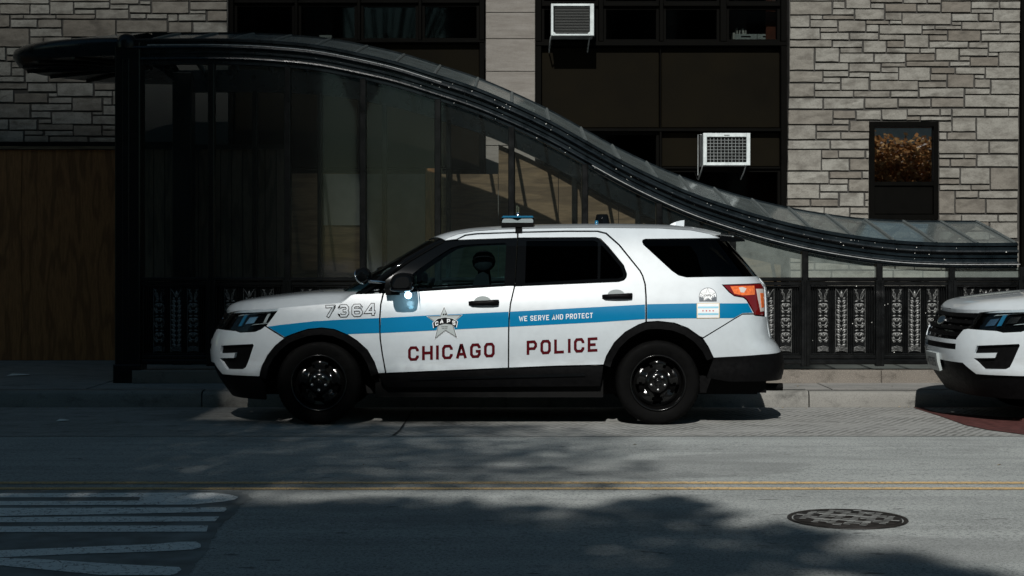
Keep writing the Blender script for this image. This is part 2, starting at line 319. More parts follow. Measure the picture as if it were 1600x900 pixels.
# kerb in cast lengths, pavement slabs
kerb = empty('kerb', (0, 16.2, 0)); tag(kerb, kind='structure')
prof = [(16.2, -.3), (16.2, -.04), (16.205, .085), (16.222, .112), (16.25, .12), (16.4, .124), (16.4, -.3)]
for k in range(-6, 7):
    x0 = 2.99 + 3.05 * k; x1 = x0 + 3.05 - .012; mm = MB(); jz = random.uniform(-.004, .004)
    mm.grid([[(x, y - 16.2 + (random.uniform(-.003, .003)), z + jz) for x in (x0, (x0 + x1) / 2, x1)] for y, z in prof], True)
    mm.build('kerb_length', M['kerb'], kerb)
walk = empty('pavement', (0, 16.4, 0)); tag(walk, kind='structure')
for k in range(-9, 12):
    x0 = -1.3 + 1.52 * k
    mm = MB(); mm.box(x0, .006, -.2, x0 + 1.51, 2.2, .123 + random.uniform(-.003, .003)); mm.build('paving_slab', M['walk'], walk)
    mm = MB(); mm.box(x0, 2.21, -.2, x0 + 1.51, 4.9, .122 + random.uniform(-.003, .003)); mm.build('paving_slab', M['walk'], walk)
# cracks in kerb beside the joint
mm = MB(); pts = [(2.86, 16.4, .1265), (2.93, 16.31, .1245), (2.985, 16.24, .1215)]
for a, b in zip(pts, pts[1:]): mm.add([(a[0], a[1], a[2]), (b[0], b[1], b[2]), (b[0] + .016, b[1], b[2]), (a[0] + .012, a[1], a[2])], [(0, 1, 2, 3)])
mm.build('crack', M['gap'], None); bpy.data.objects['crack'].parent = kerb; bpy.data.objects['crack'].matrix_parent_inverse = Matrix.Translation((0, -16.2, 0))
# near pavement (behind the camera)
mm = MB(); mm.box(-60, -14, -.3, 60, 4.19, .1); tag(mm.build('near_pavement', M['walk']), kind='structure')

# ------------------------------------------------------------------ road paint
def paint_poly(name, pts, mat, parent=None, lift=.0055):
    mm = MB(); vs = [Vector(p) for p in pts]
    if name == 'dark_patch':
        n = len(vs); g = [Vector((v.x, v.y)) for v in vs]; x0, x1, y0, y1 = min(v.x for v in g), max(v.x for v in g), min(v.y for v in g), max(v.y for v in g)
        pts2 = g + [Vector((x0 + (x1 - x0) * (i + .5) / 14, y0 + (y1 - y0) * (k + .5) / 14)) for i in range(14) for k in range(14)]
        r_ = delaunay_2d_cdt(pts2, [(i, (i + 1) % n) for i in range(n)], [list(range(n))], 1, 1e-5); vs = [Vector((v.x, v.y, 0)) for v in r_[0]]
        for v in vs: v.z = gz(v.y) + lift
        mm.add(vs, [tuple(f) for f in r_[2]]); return mm.build(name, mat, parent)
    for v in vs: v.z = gz(v.y) + lift
    mm.add(vs, [tuple(range(len(vs)))]); return mm.build(name, mat, parent, False)
yl = empty('yellow_centre_lines', (0, 0, 0)); tag(yl, kind='structure')
for py in (755, 764):
    Y = ground_pt(800, py).y; mm = MB(); n = 160; w = .046
    rows = [[], []]
    for i in range(n + 1):
        x = -40 + 80 * i / n
        for j, s_ in enumerate((-1, 1)): rows[j].append((x, Y + s_ * (w + random.uniform(-.006, .006)), gz(Y) + .004))
    mm.grid(rows, False); mm.build('yellow_line', M['yellow_line'], yl)
wl = empty('white_hatching', (0, 0, 0)); tag(wl, kind='structure')
def z3(lst): return [(x / 2.2857, 620 + y / 2.2857) for x, y in lst]
hatch = [
 [(-300, 348), (300, 347), (640, 345), (760, 346), (820, 352), (851, 361), (840, 370), (800, 377), (690, 388), (300, 390), (-300, 391), (-300, 376), (300, 375), (496, 373.5), (500, 361), (300, 362), (-300, 363)],
 [(-300, 401), (805, 398), (810, 405), (800, 414), (300, 424), (-300, 434)],
 [(-300, 437), (300, 431), (783, 431), (776, 439), (768, 448), (300, 451), (-300, 452)],
 [(-300, 469), (300, 464), (743, 463), (738, 485), (300, 486), (-300, 488)],
 [(-300, 560), (0, 552), (560, 529), (640, 521), (700, 521), (717, 530), (717, 541), (690, 549), (560, 556), (250, 566), (0, 577), (-300, 590)],
 [(-300, 580), (0, 579), (140, 583), (400, 600), (640, 612), (648, 621), (632, 634), (610, 641), (360, 640), (0, 606), (-300, 596)],
]
M['dark_road'] = basic('darker asphalt', (.19, .203, .2), .85, var=.4, vscale=5, bmp=.5, bscale=150)  # darker tone for the patch of road under the hatching
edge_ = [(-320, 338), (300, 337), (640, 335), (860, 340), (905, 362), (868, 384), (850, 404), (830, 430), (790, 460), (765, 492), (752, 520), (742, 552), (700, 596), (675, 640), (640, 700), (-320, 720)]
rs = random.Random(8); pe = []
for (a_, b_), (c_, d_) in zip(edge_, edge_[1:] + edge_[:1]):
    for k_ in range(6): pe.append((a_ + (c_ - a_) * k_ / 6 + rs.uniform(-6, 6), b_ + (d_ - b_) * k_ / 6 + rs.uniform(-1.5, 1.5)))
tag(paint_poly('dark_patch', [ground_pt(x, y) for x, y in z3(pe)], M['dark_road'], None, .0025), kind='structure')
for h in hatch: paint_poly('white_stripe', [ground_pt(x, y) for x, y in z3(h)], M['white_line'], wl)
rp = [(1427, 637.5), (1460, 636.5), (1760, 636.5), (1760, 680), (1600, 679.5), (1545, 672.5), (1509, 665), (1470, 651)]
tag(paint_poly('red_kerb_marking', [ground_pt(x, y) for x, y in rp], M['red_paint']), kind='structure')

# manhole
mc = ground_pt(1324, 811); RM = .305
mh = empty('manhole_cover', (mc.x, mc.y, gz(mc.y)), 'round iron manhole cover with a waffle grid set in the road', 'manhole cover')
mm = MB(); mm.lathe([(RM + .02, .001), (RM + .018, .006), (RM, .006), (RM - .006, .002)], 'z', n=48); mm.build('ring', M['cast'], mh)
mm = MB(); mm.lathe([(RM - .012, -.004), (RM - .014, .005), (.0, .006)], 'z', n=48); mm.build('lid', M['cast'], mh)
mm = MB(); a = R(-24)
for i in range(-7, 8):
    for j in range(-7, 8):
        if (i // 2 + j // 2) % 2 == 0 and (i % 2 == 0): continue
        w_, h_ = (.036, .017) if (i + j) % 3 else (.045, .022)
        cx, cy = i * .043, j * .043
        if math.hypot(cx, cy) > RM - .045: continue
        q = [(cx - w_ / 2, cy - h_ / 2), (cx + w_ / 2, cy - h_ / 2), (cx + w_ / 2, cy + h_ / 2), (cx - w_ / 2, cy + h_ / 2)]
        mm.add([(x * math.cos(a) - y * math.sin(a), x * math.sin(a) + y * math.cos(a), .009) for x, y in q], [(0, 1, 2, 3)])
for j in (-2.5, 1.5):
    q = [(-.17, j * .043 - .012), (.15, j * .043 - .012), (.15, j * .043 + .012), (-.17, j * .043 + .012)]
    mm.add([(x * math.cos(a) - y * math.sin(a), x * math.sin(a) + y * math.cos(a), .0105) for x, y in q], [(0, 1, 2, 3)])
tag(mm.build('waffle_grid', M['cast_dirt'], mh), kind='stuff')
# litter
for i, (px, py, lab) in enumerate([(99, 658.5, 'small flat scrap of pale paper lying in the dark parking lane'), (30, 587, 'larger flat sheet of pale paper on the pavement before the plywood')]):
    c = ground_pt(px, py) if i == 0 else P(px, py, F * (CZ - .125) / (py - HY)); s_ = .055 if i == 0 else .12
    mm = MB(); mm.add([(c.x - s_, c.y - s_ * .7, c.z + .006), (c.x + s_, c.y - s_ * .5, c.z + .014), (c.x + s_ * .8, c.y + s_ * .8, c.z + .01), (c.x - s_ * .8, c.y + s_ * .5, c.z + .02), (c.x, c.y, c.z + .022)], [(0, 1, 4), (1, 2, 4), (2, 3, 4), (3, 0, 4)])
    tag(mm.build('paper_scrap', M['paper']), lab, 'litter')

r5 = random.Random(14); q = MB()
for _ in range(130):
    if r5.random() < .6: x, y, z = r5.uniform(-6, 5.2), r5.uniform(15.7, 16.19), 0; z = gz(y)
    elif r5.random() < .5: x, y = r5.uniform(-6, 5.2), r5.uniform(16.5, 17.1); z = .126
    else: x, y = r5.uniform(-5, 5), r5.uniform(8, 15); z = gz(y)
    s_ = r5.uniform(.006, .02); a = r5.uniform(0, 6.3); c_, d_ = math.cos(a) * s_, math.sin(a) * s_
    q.add([(x - c_, y - d_, z + .003), (x + d_ * .5, y - c_ * .5, z + .006 + s_ * .3), (x + c_, y + d_, z + .004), (x - d_ * .5, y + c_ * .5, z + .008)], [(0, 1, 2, 3)])
tag(q.build('gutter_litter', basic('dry litter', (.3, .24, .15), .9, var=.6, vscale=3), None, False), 'dry leaf crumbs and grit scattered along the kerb and road', 'litter', None, 'stuff')
# ------------------------------------------------------------------ stone facade
YF = 21.0
bld = empty('office_building', (0, YF, 0), 'stone faced office building with dark bronze window bays behind the glass shelter', 'building')
def fx(px): return PX(px, YF)
def fz(py): return PZ(py, YF)
BLK = {
 'A': (1220, 0, 5, """72,-40,400,5 408,-40,500,5 72,12,398,113 408,12,497,65 510,-40,698,65 703,-20,950,18 703,27,805,65 405,72,570,115 580,72,805,152 815,30,1058,92 815,100,942,157 72,122,223,210 232,122,322,150 330,122,570,150 230,157,440,213 450,163,660,247 668,162,843,187 852,162,942,187 948,103,1328,190 70,220,303,306 310,220,440,248 310,257,530,310 668,195,762,248 540,257,760,310 772,198,1098,265 768,272,963,312 970,275,1150,370 70,315,395,366 405,320,635,370 645,320,820,410 830,320,963,370 68,375,258,546 270,375,453,482 465,375,633,412 828,376,1080,412 460,418,722,488 732,420,970,488 980,420,1200,475 265,493,527,547 535,497,777,560 788,495,970,520 982,480,1312,517 785,527,915,565 922,527,1163,628 68,557,325,640 332,557,525,598 535,567,690,602 332,607,463,645 473,610,685,703 698,570,917,625 700,632,1070,703 65,652,258,755 265,652,463,703 265,710,565,757 572,712,850,757 860,712,1072,757 62,768,325,848 335,768,648,850 658,768,910,843 920,770,1167,835"""),
 'B': (1400, 0, 5, """60,-20,238,25 245,-20,348,25 355,12,582,97 355,-30,800,4 590,12,803,66 810,12,970,66 808,-30,970,4 165,35,345,92 590,73,755,102 760,77,968,168 437,108,640,165 648,108,753,162 437,172,508,195 515,173,808,232 818,178,966,262 207,202,300,229 307,202,508,229 207,238,398,268 405,238,657,320 668,240,807,262 668,268,965,322 260,277,397,318 260,325,560,373 570,330,717,373 725,330,963,405 190,378,305,413 312,382,488,473 497,382,715,435 722,412,797,435 803,410,962,517 497,443,575,473 580,447,797,515 422,482,577,515 277,530,457,573 465,527,692,578 700,527,962,612 270,580,395,628 403,582,605,683 615,587,687,612 615,620,732,683 742,625,962,735 177,640,393,683 182,690,527,757 540,692,732,735 277,767,527,835 537,742,960,837"""),
 'C': (1220, 170, 5, """58,10,403,120 410,15,580,75 410,85,530,120 590,12,782,85 790,5,983,85 540,95,690,175 58,128,270,238 280,132,530,172 280,183,465,235 472,183,690,235 57,247,382,313 390,247,687,313 55,322,313,482 320,325,445,385 453,325,653,382 665,328,687,385 320,392,530,482 540,392,687,480 52,490,373,582 382,492,628,542 638,490,686,542 378,550,522,585 530,552,686,645 50,592,298,700 307,592,520,645 305,655,447,702 460,657,648,760 657,657,685,712 657,718,685,762 50,708,225,760 235,708,445,760 48,770,335,870 340,772,533,880 542,772,684,817 542,825,684,880 50,880,260,960 268,890,520,960 528,890,684,935 528,942,684,1000 692,880,900,950 908,880,1170,925 692,958,1000,1010 1008,932,1170,1010 50,968,300,1010 308,968,520,1030"""),
 'D': (1400, 170, 3.915, """70,0,265,40 272,0,335,40 65,48,145,70 150,48,338,70 345,0,540,45 548,0,685,45 690,0,748,45 262,80,338,138 345,55,485,138 493,55,748,188 262,145,308,188 315,145,487,188 262,197,565,272 573,200,748,272 262,280,412,300 417,280,490,303 497,282,748,353 262,308,327,353 335,308,487,353 262,362,388,423 395,362,572,460 578,362,746,493 262,430,388,460 268,467,455,497 460,467,572,495 262,503,357,640 365,503,500,543 508,503,744,547 362,552,545,638 552,555,742,638 262,648,398,685 403,648,620,690 627,648,742,690 575,695,742,790 262,692,567,745 262,752,400,800 408,752,567,800"""),
 'E': (0, 0, 6.925, """0,48,322,150 330,48,535,150 -40,-60,530,38 545,22,795,152 -100,165,105,290 118,165,250,200 260,165,600,200 612,160,1030,203 805,25,1185,90 812,105,1028,152 1040,105,1392,203 120,212,402,295 415,212,668,298 -100,308,315,505 328,310,670,395 685,215,1252,398 328,405,465,508 475,405,775,508 790,412,905,465 920,412,1180,465 1195,-60,1500,40 1195,50,1388,95 -60,515,60,650 75,518,600,595 75,610,300,660 -60,672,120,820 132,672,420,730 132,740,262,820 -100,830,262,885 280,750,522,890 528,790,1000,890 545,-60,1180,14 780,475,1100,515 610,600,1000,660 430,672,800,735 310,610,600,660 810,672,1000,780 1110,475,1250,560"""),
 'F': (180, 0, 6.925, """272,15,382,45 155,60,385,138 400,15,795,143 812,20,1210,105 812,115,980,145 165,150,330,200 345,152,560,200 575,155,675,228 688,155,982,225 1000,118,1210,225 18,220,560,348 582,240,828,350 845,243,1210,352 18,358,560,405 582,360,1210,395 400,-60,795,8 805,-60,1210,8 590,410,800,470 810,410,1210,500 600,480,800,560 810,510,1000,560 1010,510,1210,620 810,570,1000,620"""),
 'G': (0, 110, 6.925, """-100,140,295,200 305,140,612,228 622,138,1008,278 1025,140,1300,210 -80,212,145,345 160,210,290,232 160,248,515,350 530,248,618,285 1025,222,1215,280 1225,222,1300,370 528,295,778,355 788,300,1105,438 1118,298,1210,370 -80,365,325,513 342,365,772,435 1120,382,1300,480 342,447,550,512 565,450,990,580 1005,455,1110,480 1005,492,1300,583 -80,530,90,640 103,530,400,643 420,530,553,572 418,583,790,645 800,598,1100,708 1115,598,1300,640 -80,655,255,775 270,655,465,697 485,655,790,706 1112,650,1300,708 270,708,525,775 542,715,945,780 970,725,1300,780"""),
}
SKIPPED = 0
def stone_mesh(x0, z0, x1, z1, rnd):
    """rough split face: bevelled border and a lumpy 4x3 front, about 40 triangles"""
    w, h = x1 - x0, z1 - z0; c = min(.0045, h * .07); pr = rnd.uniform(.006, .015); nx, nz = (4 if w > .35 else 3 if w > .2 else 2), (3 if h > .12 else 2)
    mm = MB(); j = lambda s_: rnd.uniform(-s_, s_)
    back = .03; rows = []
    for k in range(nz + 1):
        r_ = []
        for i in range(nx + 1):
            ed = i in (0, nx) or k in (0, nz)
            r_.append((x0 + c + (w - 2 * c) * i / nx + (0 if i in (0, nx) else j(w * .08)) + (j(.003)), -pr - (0 if ed else j(.0035)) + (j(.0012)), z0 + c + (h - 2 * c) * k / nz + (0 if k in (0, nz) else j(h * .1)) + j(.003)))
        rows.append(r_)
    mm.grid(rows, False)
    m_ = nx + 1
    loop = [(0, i) for i in range(nx)] + [(k, nx) for k in range(nz)] + [(nz, i) for i in range(nx, 0, -1)] + [(k, 0) for k in range(nz, 0, -1)]
    n0 = len(mm.v); inner = [k * m_ + i for k, i in loop]
    for k, i in loop: mm.v.append((x0 + w * i / nx + j(.002), back, z0 + h * k / nz + j(.002)))
    L_ = len(loop)
    for a in range(L_): mm.f.append((inner[a], n0 + a, n0 + (a + 1) % L_, inner[(a + 1) % L_])); mm.sm.append(False)
    return mm
rnd = random.Random(11); placed = []
for key, (ox, oy, sc, txt) in BLK.items():
    for q in txt.split():
        a, b_, c_, d = map(float, q.split(','))
        x0, x1, z1, z0 = fx(ox + a / sc) , fx(ox + c_ / sc), fz(oy + b_ / sc), fz(oy + d / sc)
        if key in 'EFG' and z0 < 2.965: z0 = 2.965
        if z1 - z0 < .03: continue
        if any(min(x1, e[1]) - max(x0, e[0]) > .02 and min(z1, e[3]) - max(z0, e[2]) > .012 for e in placed): continue
        placed.append((x0, x1, z0, z1))
def ashlar(X0, X1, Z0, Z1, rnd):
    out = []; z = Z0
    while z < Z1 - .06:
        h = min(rnd.choice([.1, .14, .18, .22, .3, .36]), Z1 - z); x = X0
        if Z1 - z - h < .06: h = Z1 - z
        while x < X1 - .05:
            w = min(rnd.uniform(.22, .62) * (.8 + h), X1 - x)
            if X1 - x - w < .12: w = X1 - x
            if h > .2 and rnd.random() < .55:
                k = rnd.uniform(.35, .65); out += [(x, x + w - .012, z, z + h * k - .012), (x, x + w - .012, z + h * k, z + h - .012)]
            else: out.append((x, x + w - .012, z, z + h - .012))
            x += w
        z += h
    return out
# masonry the print leaves free: fill as joined stones above, beside, and where nothing was read
for x0, x1, z0, z1 in placed:
    stone_mesh(x0, z0, x1, z1, rnd).build('stone', M['stone'], bld, False)
XL, XP0, XP1, XB, XR = fx(356), fx(758), fx(836), fx(1231), fx(1593)
extra = MB()
for reg in [(-10, -6.72, 2.97, 7.5), (-6.72, XL, 4.93, 7.5), (XB + .03, XR, 4.93, 7.5), (XB + .03, XR, .1, fz(376))]:
    for (x0, x1, z0, z1) in ashlar(*reg, rnd):
        s_ = stone_mesh(x0, z0, x1, z1, rnd); extra.add(s_.v, s_.f, False)
tag(extra.build('stone_courses', M['stone'], bld, False), kind='stuff')
def bbox(name, mat, x0, y0, z0, x1, y1, z1, parent=bld, c=0):
    mm = MB(); (mm.chbox if c else mm.box)(x0, y0, z0, x1, y1, z1, *([c] if c else [])); return mm.build(name, mat, parent)
# backing with the openings left out
wx0, wx1, wz0, wz1 = fx(1358), fx(1466), fz(343), fz(190)
for q_ in ((-14, 2.93, XL, 12), (XB + .02, 0, wx0, 12), (wx1, 0, XR, 12), (wx0, wz1, wx1, 12), (wx0, 0, wx1, wz0)): bk = MB(); bk.box(q_[0], .012, q_[1], q_[2], .5, q_[3]); bk.build('mortar_backing', M['mortar'], bld)
for q_ in ((-45, 12.01, 45, 42), (-45, 0, -14.01, 12), (10.7, 0, 45, 12)): bk = MB(); bk.box(q_[0], .012, q_[1], q_[2], .6, q_[3]); bk.build('sky_block_wall', M['spandrel'], bld)  # unseen walls added to cut sky light, dark so they bounce little
z = 0.0; rr = random.Random(4)
edges = [.12, .9, 1.7, 2.5, fz(228), fz(160), fz(112), fz(61), fz(20), 5.3, 6.1, 7.0]
for a, b_ in zip(edges, edges[1:]): bbox('pilaster_block', M['travertine'], XP0 + .01, -.02 + rr.uniform(-.003, .003), a + .003, XP1, .4, b_ - .003, bld, .006)
# dark steel member at the right edge and a further dark bay
bbox('edge_column', M['bronze'], XR + .01, -.06, 0, XR + .16, .3, 9)
bbox('spandrel_panel', M['spandrel'], XR + .17, .1, 0, XR + 4, .2, 9)
# interior: one dark shell behind the bays
mm = MB(); mm.box(-14, 2.6, 0, 14, 2.7, 12); mm.box(-14, .5, 4.05, 14, 2.6, 4.1); mm.box(-14, .5, 6.4, 14, 2.6, 6.5); mm.build('interior_wall', M['dark'], bld)
def frame_rect(x0, x1, z0, z1, t, y0=.09, y1=.2):
    mm = MB(); mm.box(x0, y0, z0, x0 + t, y1, z1); mm.box(x1 - t, y0, z0, x1, y1, z1); mm.box(x0 + t, y0 + .004, z0, x1 - t, y1, z0 + t); mm.box(x0 + t, y0 + .004, z1 - t, x1 - t, y1, z1); return mm
def window(px0, px1, py0, py1, t=.035):
    x0, x1, z1, z0 = fx(px0), fx(px1), fz(py0), fz(py1)
    w = frame_rect(x0, x1, z0, z1, t).build('window', M['bronze'], bld)
    mm = MB(); mm.box(x0 + t, .14, z0 + t, x1 - t, .146, z1 - t); mm.build('pane', M['window'], w); return w
def member(px0, px1, py0, py1, y0=.03, y1=.22): return bbox('bay_frame', M['bronze'], fx(px0), y0, fz(py1), fx(px1), y1, fz(py0), bld, .006)
def spandrel(px0, px1, py0, py1): return bbox('spandrel_panel', M['spandrel'], fx(px0), .13, fz(py1), fx(px1), .2, fz(py0), bld, .012)
# left bay
for a, b_ in ((357, 364), (459.5, 464.5), (557.5, 562.5), (653.5, 658.5), (749, 757)): member(a, b_, -120, 62)
member(357, 757, 62.3, 66)
for a, b_ in ((364.5, 459), (465, 557), (563, 653), (659, 748.5)): window(a, b_, 4, 62); window(a, b_, -110, 1)
member(364.5, 748.5, 1.2, 3.8, .05)
for a, b_ in ((364, 558), (561, 749)): spandrel(a, b_, 67, 262)
member(357, 364, 66.3, 480); member(749, 757, 66.3, 480); member(558.3, 560.7, 66.3, 262, .08)
spandrel(364, 749, 263, 520)
# right bay
for a, b_ in ((837, 846), (936, 943), (1031, 1037), (1126, 1136), (1221, 1230)): member(a, b_, -120, 64)
member(837, 1230, 64.3, 71)
for a, b_ in ((846.5, 935.5), (943.5, 1030.5), (1037.5, 1125.5), (1136.5, 1220.5)): window(a, b_, 9, 64); window(a, b_, -110, 4)
for a, b_ in ((846.5, 935.5), (943.5, 1030.5), (1037.5, 1125.5), (1136.5, 1220.5)): member(a, b_, 4.3, 8.7, .05)
for a, b_ in ((846, 1031.5), (1034.5, 1221)): spandrel(a, b_, 72, 199)
member(837, 846, 71.3, 480); member(1221, 1230, 71.3, 480); member(1032, 1034, 71.3, 199.5, .08); member(846.3, 1220.7, 200, 205)
for a, b_ in ((846, 1030.5), (1035, 1221)): window(a, b_, 264, 345)
window(846, 1030.5, 205.5, 263.5); spandrel(1035, 1221, 205.5, 260); member(1035.5, 1220.7, 260.3, 263.6, .06); member(1031, 1034.5, 205.5, 480)
spandrel(846, 1030.5, 346, 520); spandrel(1035, 1221, 346, 520)
# reddish curtain behind the right hand top window
bbox('curtain', basic('rust curtain', (.16, .05, .03), .9, var=.3), fx(1203), .32, fz(62), fx(1222), .36, fz(-60))
# window in the stone
mm = frame_rect(wx0 + .004, wx1 - .004, wz0 + .003, wz1 - .003, .062, -.03, .12); mm.box(wx0 + .066, -.024, fz(290), wx1 - .066, .1, fz(284))
wn = mm.build('window', M['bronze'], bld)
mm = MB(); mm.box(wx0 + .066, .03, fz(284) + .002, wx1 - .066, .036, wz1 - .066); mm.build('pane', M['mirror_pane'], wn)
mm = MB(); mm.chbox(wx0 + .066, .0, wz0 + .066, wx1 - .066, .04, fz(290) - .003, .01); mm.build('lower_panel', M['bronze'], wn)
# hoarding of plywood at far left
hb = empty('plywood_hoarding', (-6.4, YF - .05, 0), 'tall brown plywood hoarding under the stone wall left of the shelter', 'hoarding')
hx = fx(182); k = 0
for i in range(4):
    x1 = hx - 1.22 * i; mm = MB(); mm.chbox(x1 - 1.217 + 6.4, 0, .125, x1 + 6.4, .02, fz(234.5), .003); o = mm.build('plywood_sheet', M['ply'], hb)
mm = MB(); mm.box(hx - 4.9 + 6.4, -.03, fz(233.8), hx + 6.4, .02, fz(229)); mm.build('top_rail', M['ply_flat'], hb)
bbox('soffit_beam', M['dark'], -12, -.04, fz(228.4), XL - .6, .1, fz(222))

# window things: boxes and papers on a sill
def sill_things():
    Y = YF + .35; z0 = PZ(62.5, Y)
    for i, (a, b_, lab) in enumerate([(1148, 1183, 'white storage tray with a slot on the office sill, left of its pair'), (1183.6, 1213, 'white storage tray with a slot on the office sill, right of its pair')]):
        t = empty('storage_tray', (PX((a + b_) / 2, Y), Y, z0), lab, 'tray', 'white trays on the office sill'); w = PX(b_, Y) - PX(a, Y)
        mm = MB(); mm.chbox(-w / 2, 0, 0, w / 2, .2, .078, .005); mm.build('tray_body', M['ac_white'], t)
        mm = MB(); mm.box(-w * .22, -.003, .036, w * .22, .0, .054); mm.build('slot', M['plastic'], t)
    for i, (px, w, h, lean) in enumerate([(1151.5, .012, .165, .0), (1155, .014, .14, .006), (1160.5, .03, .155, -.012), (1165, .012, .14, .0), (1145.5, .03, .1, .0)]):
        b0 = z0 + .079 if i < 4 else z0; mm = MB(); x = PX(px, Y); h = h - .079 if i < 4 else h
        mm.add([(x, Y + .02, b0), (x + w, Y + .02, b0), (x + w, Y + .18, b0), (x, Y + .18, b0)] + [(x + lean, Y + .02, b0 + h), (x + w + lean, Y + .02, b0 + h), (x + w + lean, Y + .18, b0 + h), (x + lean, Y + .18, b0 + h)],
               [(0, 3, 2, 1), (4, 5, 6, 7), (0, 1, 5, 4), (1, 2, 6, 5), (2, 3, 7, 6), (3, 0, 4, 7)])
        tag(mm.build('folder', M['paper']), ['thin white folder at the left end of the row on the sill tray', 'second white folder in the row on the sill tray', 'wide leaning white folder on the sill tray', 'thin white folder at the right end of the row on the sill tray', 'white folder standing beside the tray on the office sill'][i], 'folder', 'folders at the office window')
    Y2 = YF + .32; mm = MB(); z0 = PZ(59, Y2); mm.box(PX(499, Y2), Y2, z0, PX(518, Y2), Y2 + .12, z0 + .035); tag(mm.build('small_box', M['ac_white']), 'small white box lying on the sill of the upper left office window', 'box')
sill_things()

# air conditioners
def air_con(px0, px1, py0, py1, label, grid_front):
    Y = YF - .3; x0, x1, z0, z1 = PX(px0, Y), PX(px1, Y), PZ(py1, Y), PZ(py0, Y)
    t = empty('air_conditioner', ((x0 + x1) / 2, Y, z0), label, 'air conditioner', 'window air conditioners'); w, h = x1 - x0, z1 - z0
    b = .048 if grid_front else .03; tr = b if not grid_front else .05; rb = b * 1.7 if not grid_front else b
    mm = MB(); mm.box(-w / 2 + .006, .03, .006, w / 2 - .006, .44, h - .006); mm.build('casing', M['ac_grey'], t)
    mm = MB(); mm.chbox(-w / 2, -.02, 0, -w / 2 + b, .028, h, .005); mm.chbox(w / 2 - rb, -.02, 0, w / 2, .028, h, .005); mm.chbox(-w / 2 + b, -.018, 0, w / 2 - rb, .028, b * .8, .004); mm.chbox(-w / 2 + b, -.018, h - tr, w / 2 - rb, .028, h, .004)
    mm.build('front_frame', M['ac_white'], t)
    mm = MB(); mm.box(-w / 2 + b, .022, b * .8, w / 2 - rb, .029, h - tr); mm.build('coil', M['fin'], t)
    xa, xb, za, zb = -w / 2 + b, w / 2 - rb, b * .8, h - tr
    if grid_front:
        for i in range(1, 11): mm = MB(); x = xa + (xb - xa) * i / 11; mm.box(x - .0022, .004, za, x + .0022, .010, zb); mm.build('grille_bar', M['ac_grey'], t)
        for i in range(1, 8): mm = MB(); z = za + (zb - za) * i / 8; mm.box(xa, -.002, z - .002, xb, .0035, z + .002); mm.build('grille_bar', M['ac_grey'], t)
        mm = MB(); mm.box(-.035, -.0215, h - .031, .035, -.0195, h - .024); mm.build('badge', M['plastic'], t)
    else:
        for i in range(1, 18): mm = MB(); z = za + (zb - za) * i / 18; mm.box(xa + .02, .008, z - .003, xb - .01, .02, z + .003); mm.build('louvre', M['louvre'], t)
        for cx in (-1, 1):
            mm = MB(); xx = xa if cx < 0 else xb; mm.add([(xx, -.019, za), (xx - cx * .035, -.019, za), (xx, -.019, za + .03), (xx, .02, za), (xx - cx * .035, .02, za), (xx, .02, za + .03)], [(0, 1, 2), (1, 4, 5, 2), (3, 5, 4)]); mm.build('corner_gusset', M['ac_white'], t)
    for i, x in enumerate((-w / 2 + .0, w / 2 - .05)):
        mm = MB(); mm.tube([(x, .05, -.003), (x - .012, .1, -.07), (x - .014, .4, -.16)], .009, 6); mm.build('support_bracket', M['ac_grey'], t)
    if grid_front:
        mm = MB(); mm.tube([(-w / 2 - .006, .12, h - .01), (-w / 2 - .05, .12, h - .01), (-w / 2 - .052, .12, -.12)], .006, 6); mm.build('side_rail', M['ac_grey'], t)
    return t
air_con(861, 928, 6, 56, 'white box air conditioner with fine horizontal louvres in the upper window row', False)
air_con(1098.5, 1172, 208, 258.5, 'white box air conditioner with a square grid front below the spandrel panels', True)
# ------------------------------------------------------------------ glass shelter over the subway stair
YS = 17.3; YR = 18.8; YB = 20.3; RISE = .27
def rel(mm, org): mm.v = [(x - org[0], y - org[1], z - org[2]) for x, y, z in mm.v]; return mm
SO = (-.2, YS, .12)
sh = empty('subway_shelter', SO, 'curving glass and black iron shelter over a stair entrance behind the parked cars', 'shelter')
def sb(mm, name, mat, parent=None, fix=True, org=SO): return rel(mm, org).build(name, mat, parent or sh, fix)
front = [(120, 64), (190, 63), (300, 62), (362, 62.5), (425, 65.5), (492, 71.8), (554, 83.3), (617, 97.8), (678, 116.7), (742, 137.8), (800, 162), (859, 190), (917, 222), (970, 251.5), (1028, 280), (1084, 304), (1143, 324.4), (1207, 343.3), (1269, 357.8), (1333, 369), (1398, 377), (1463.6, 380.4), (1528, 381), (1590, 380.8), (1640, 380.8)]
ZT = [(PX(a, YS), PZ(b, YS)) for a, b in front]
def zf(x): return smoothtab(ZT, x)
FT = .262                                     # depth of the fascia
RX = [PX(p, YS) for p in (237, 300, 362, 425.5, 492, 554, 617, 678, 742, 800, 859, 917, 970, 1028, 1084, 1143, 1207, 1269, 1333, 1398, 1463.6, 1528, 1588)]
X0, X1 = PX(190, YS), PX(1589, YS)
def arch(u): return RISE * (1 - abs(u) ** 1.06)   # u -1 front eave, +1 rear eave
def roof_pt(x, u, lift=0): return (x, YR + u * 1.5, zf(x) + arch(u) + lift)
us = [-1, -.86, -.7, -.5, -.28, -.1, 0]
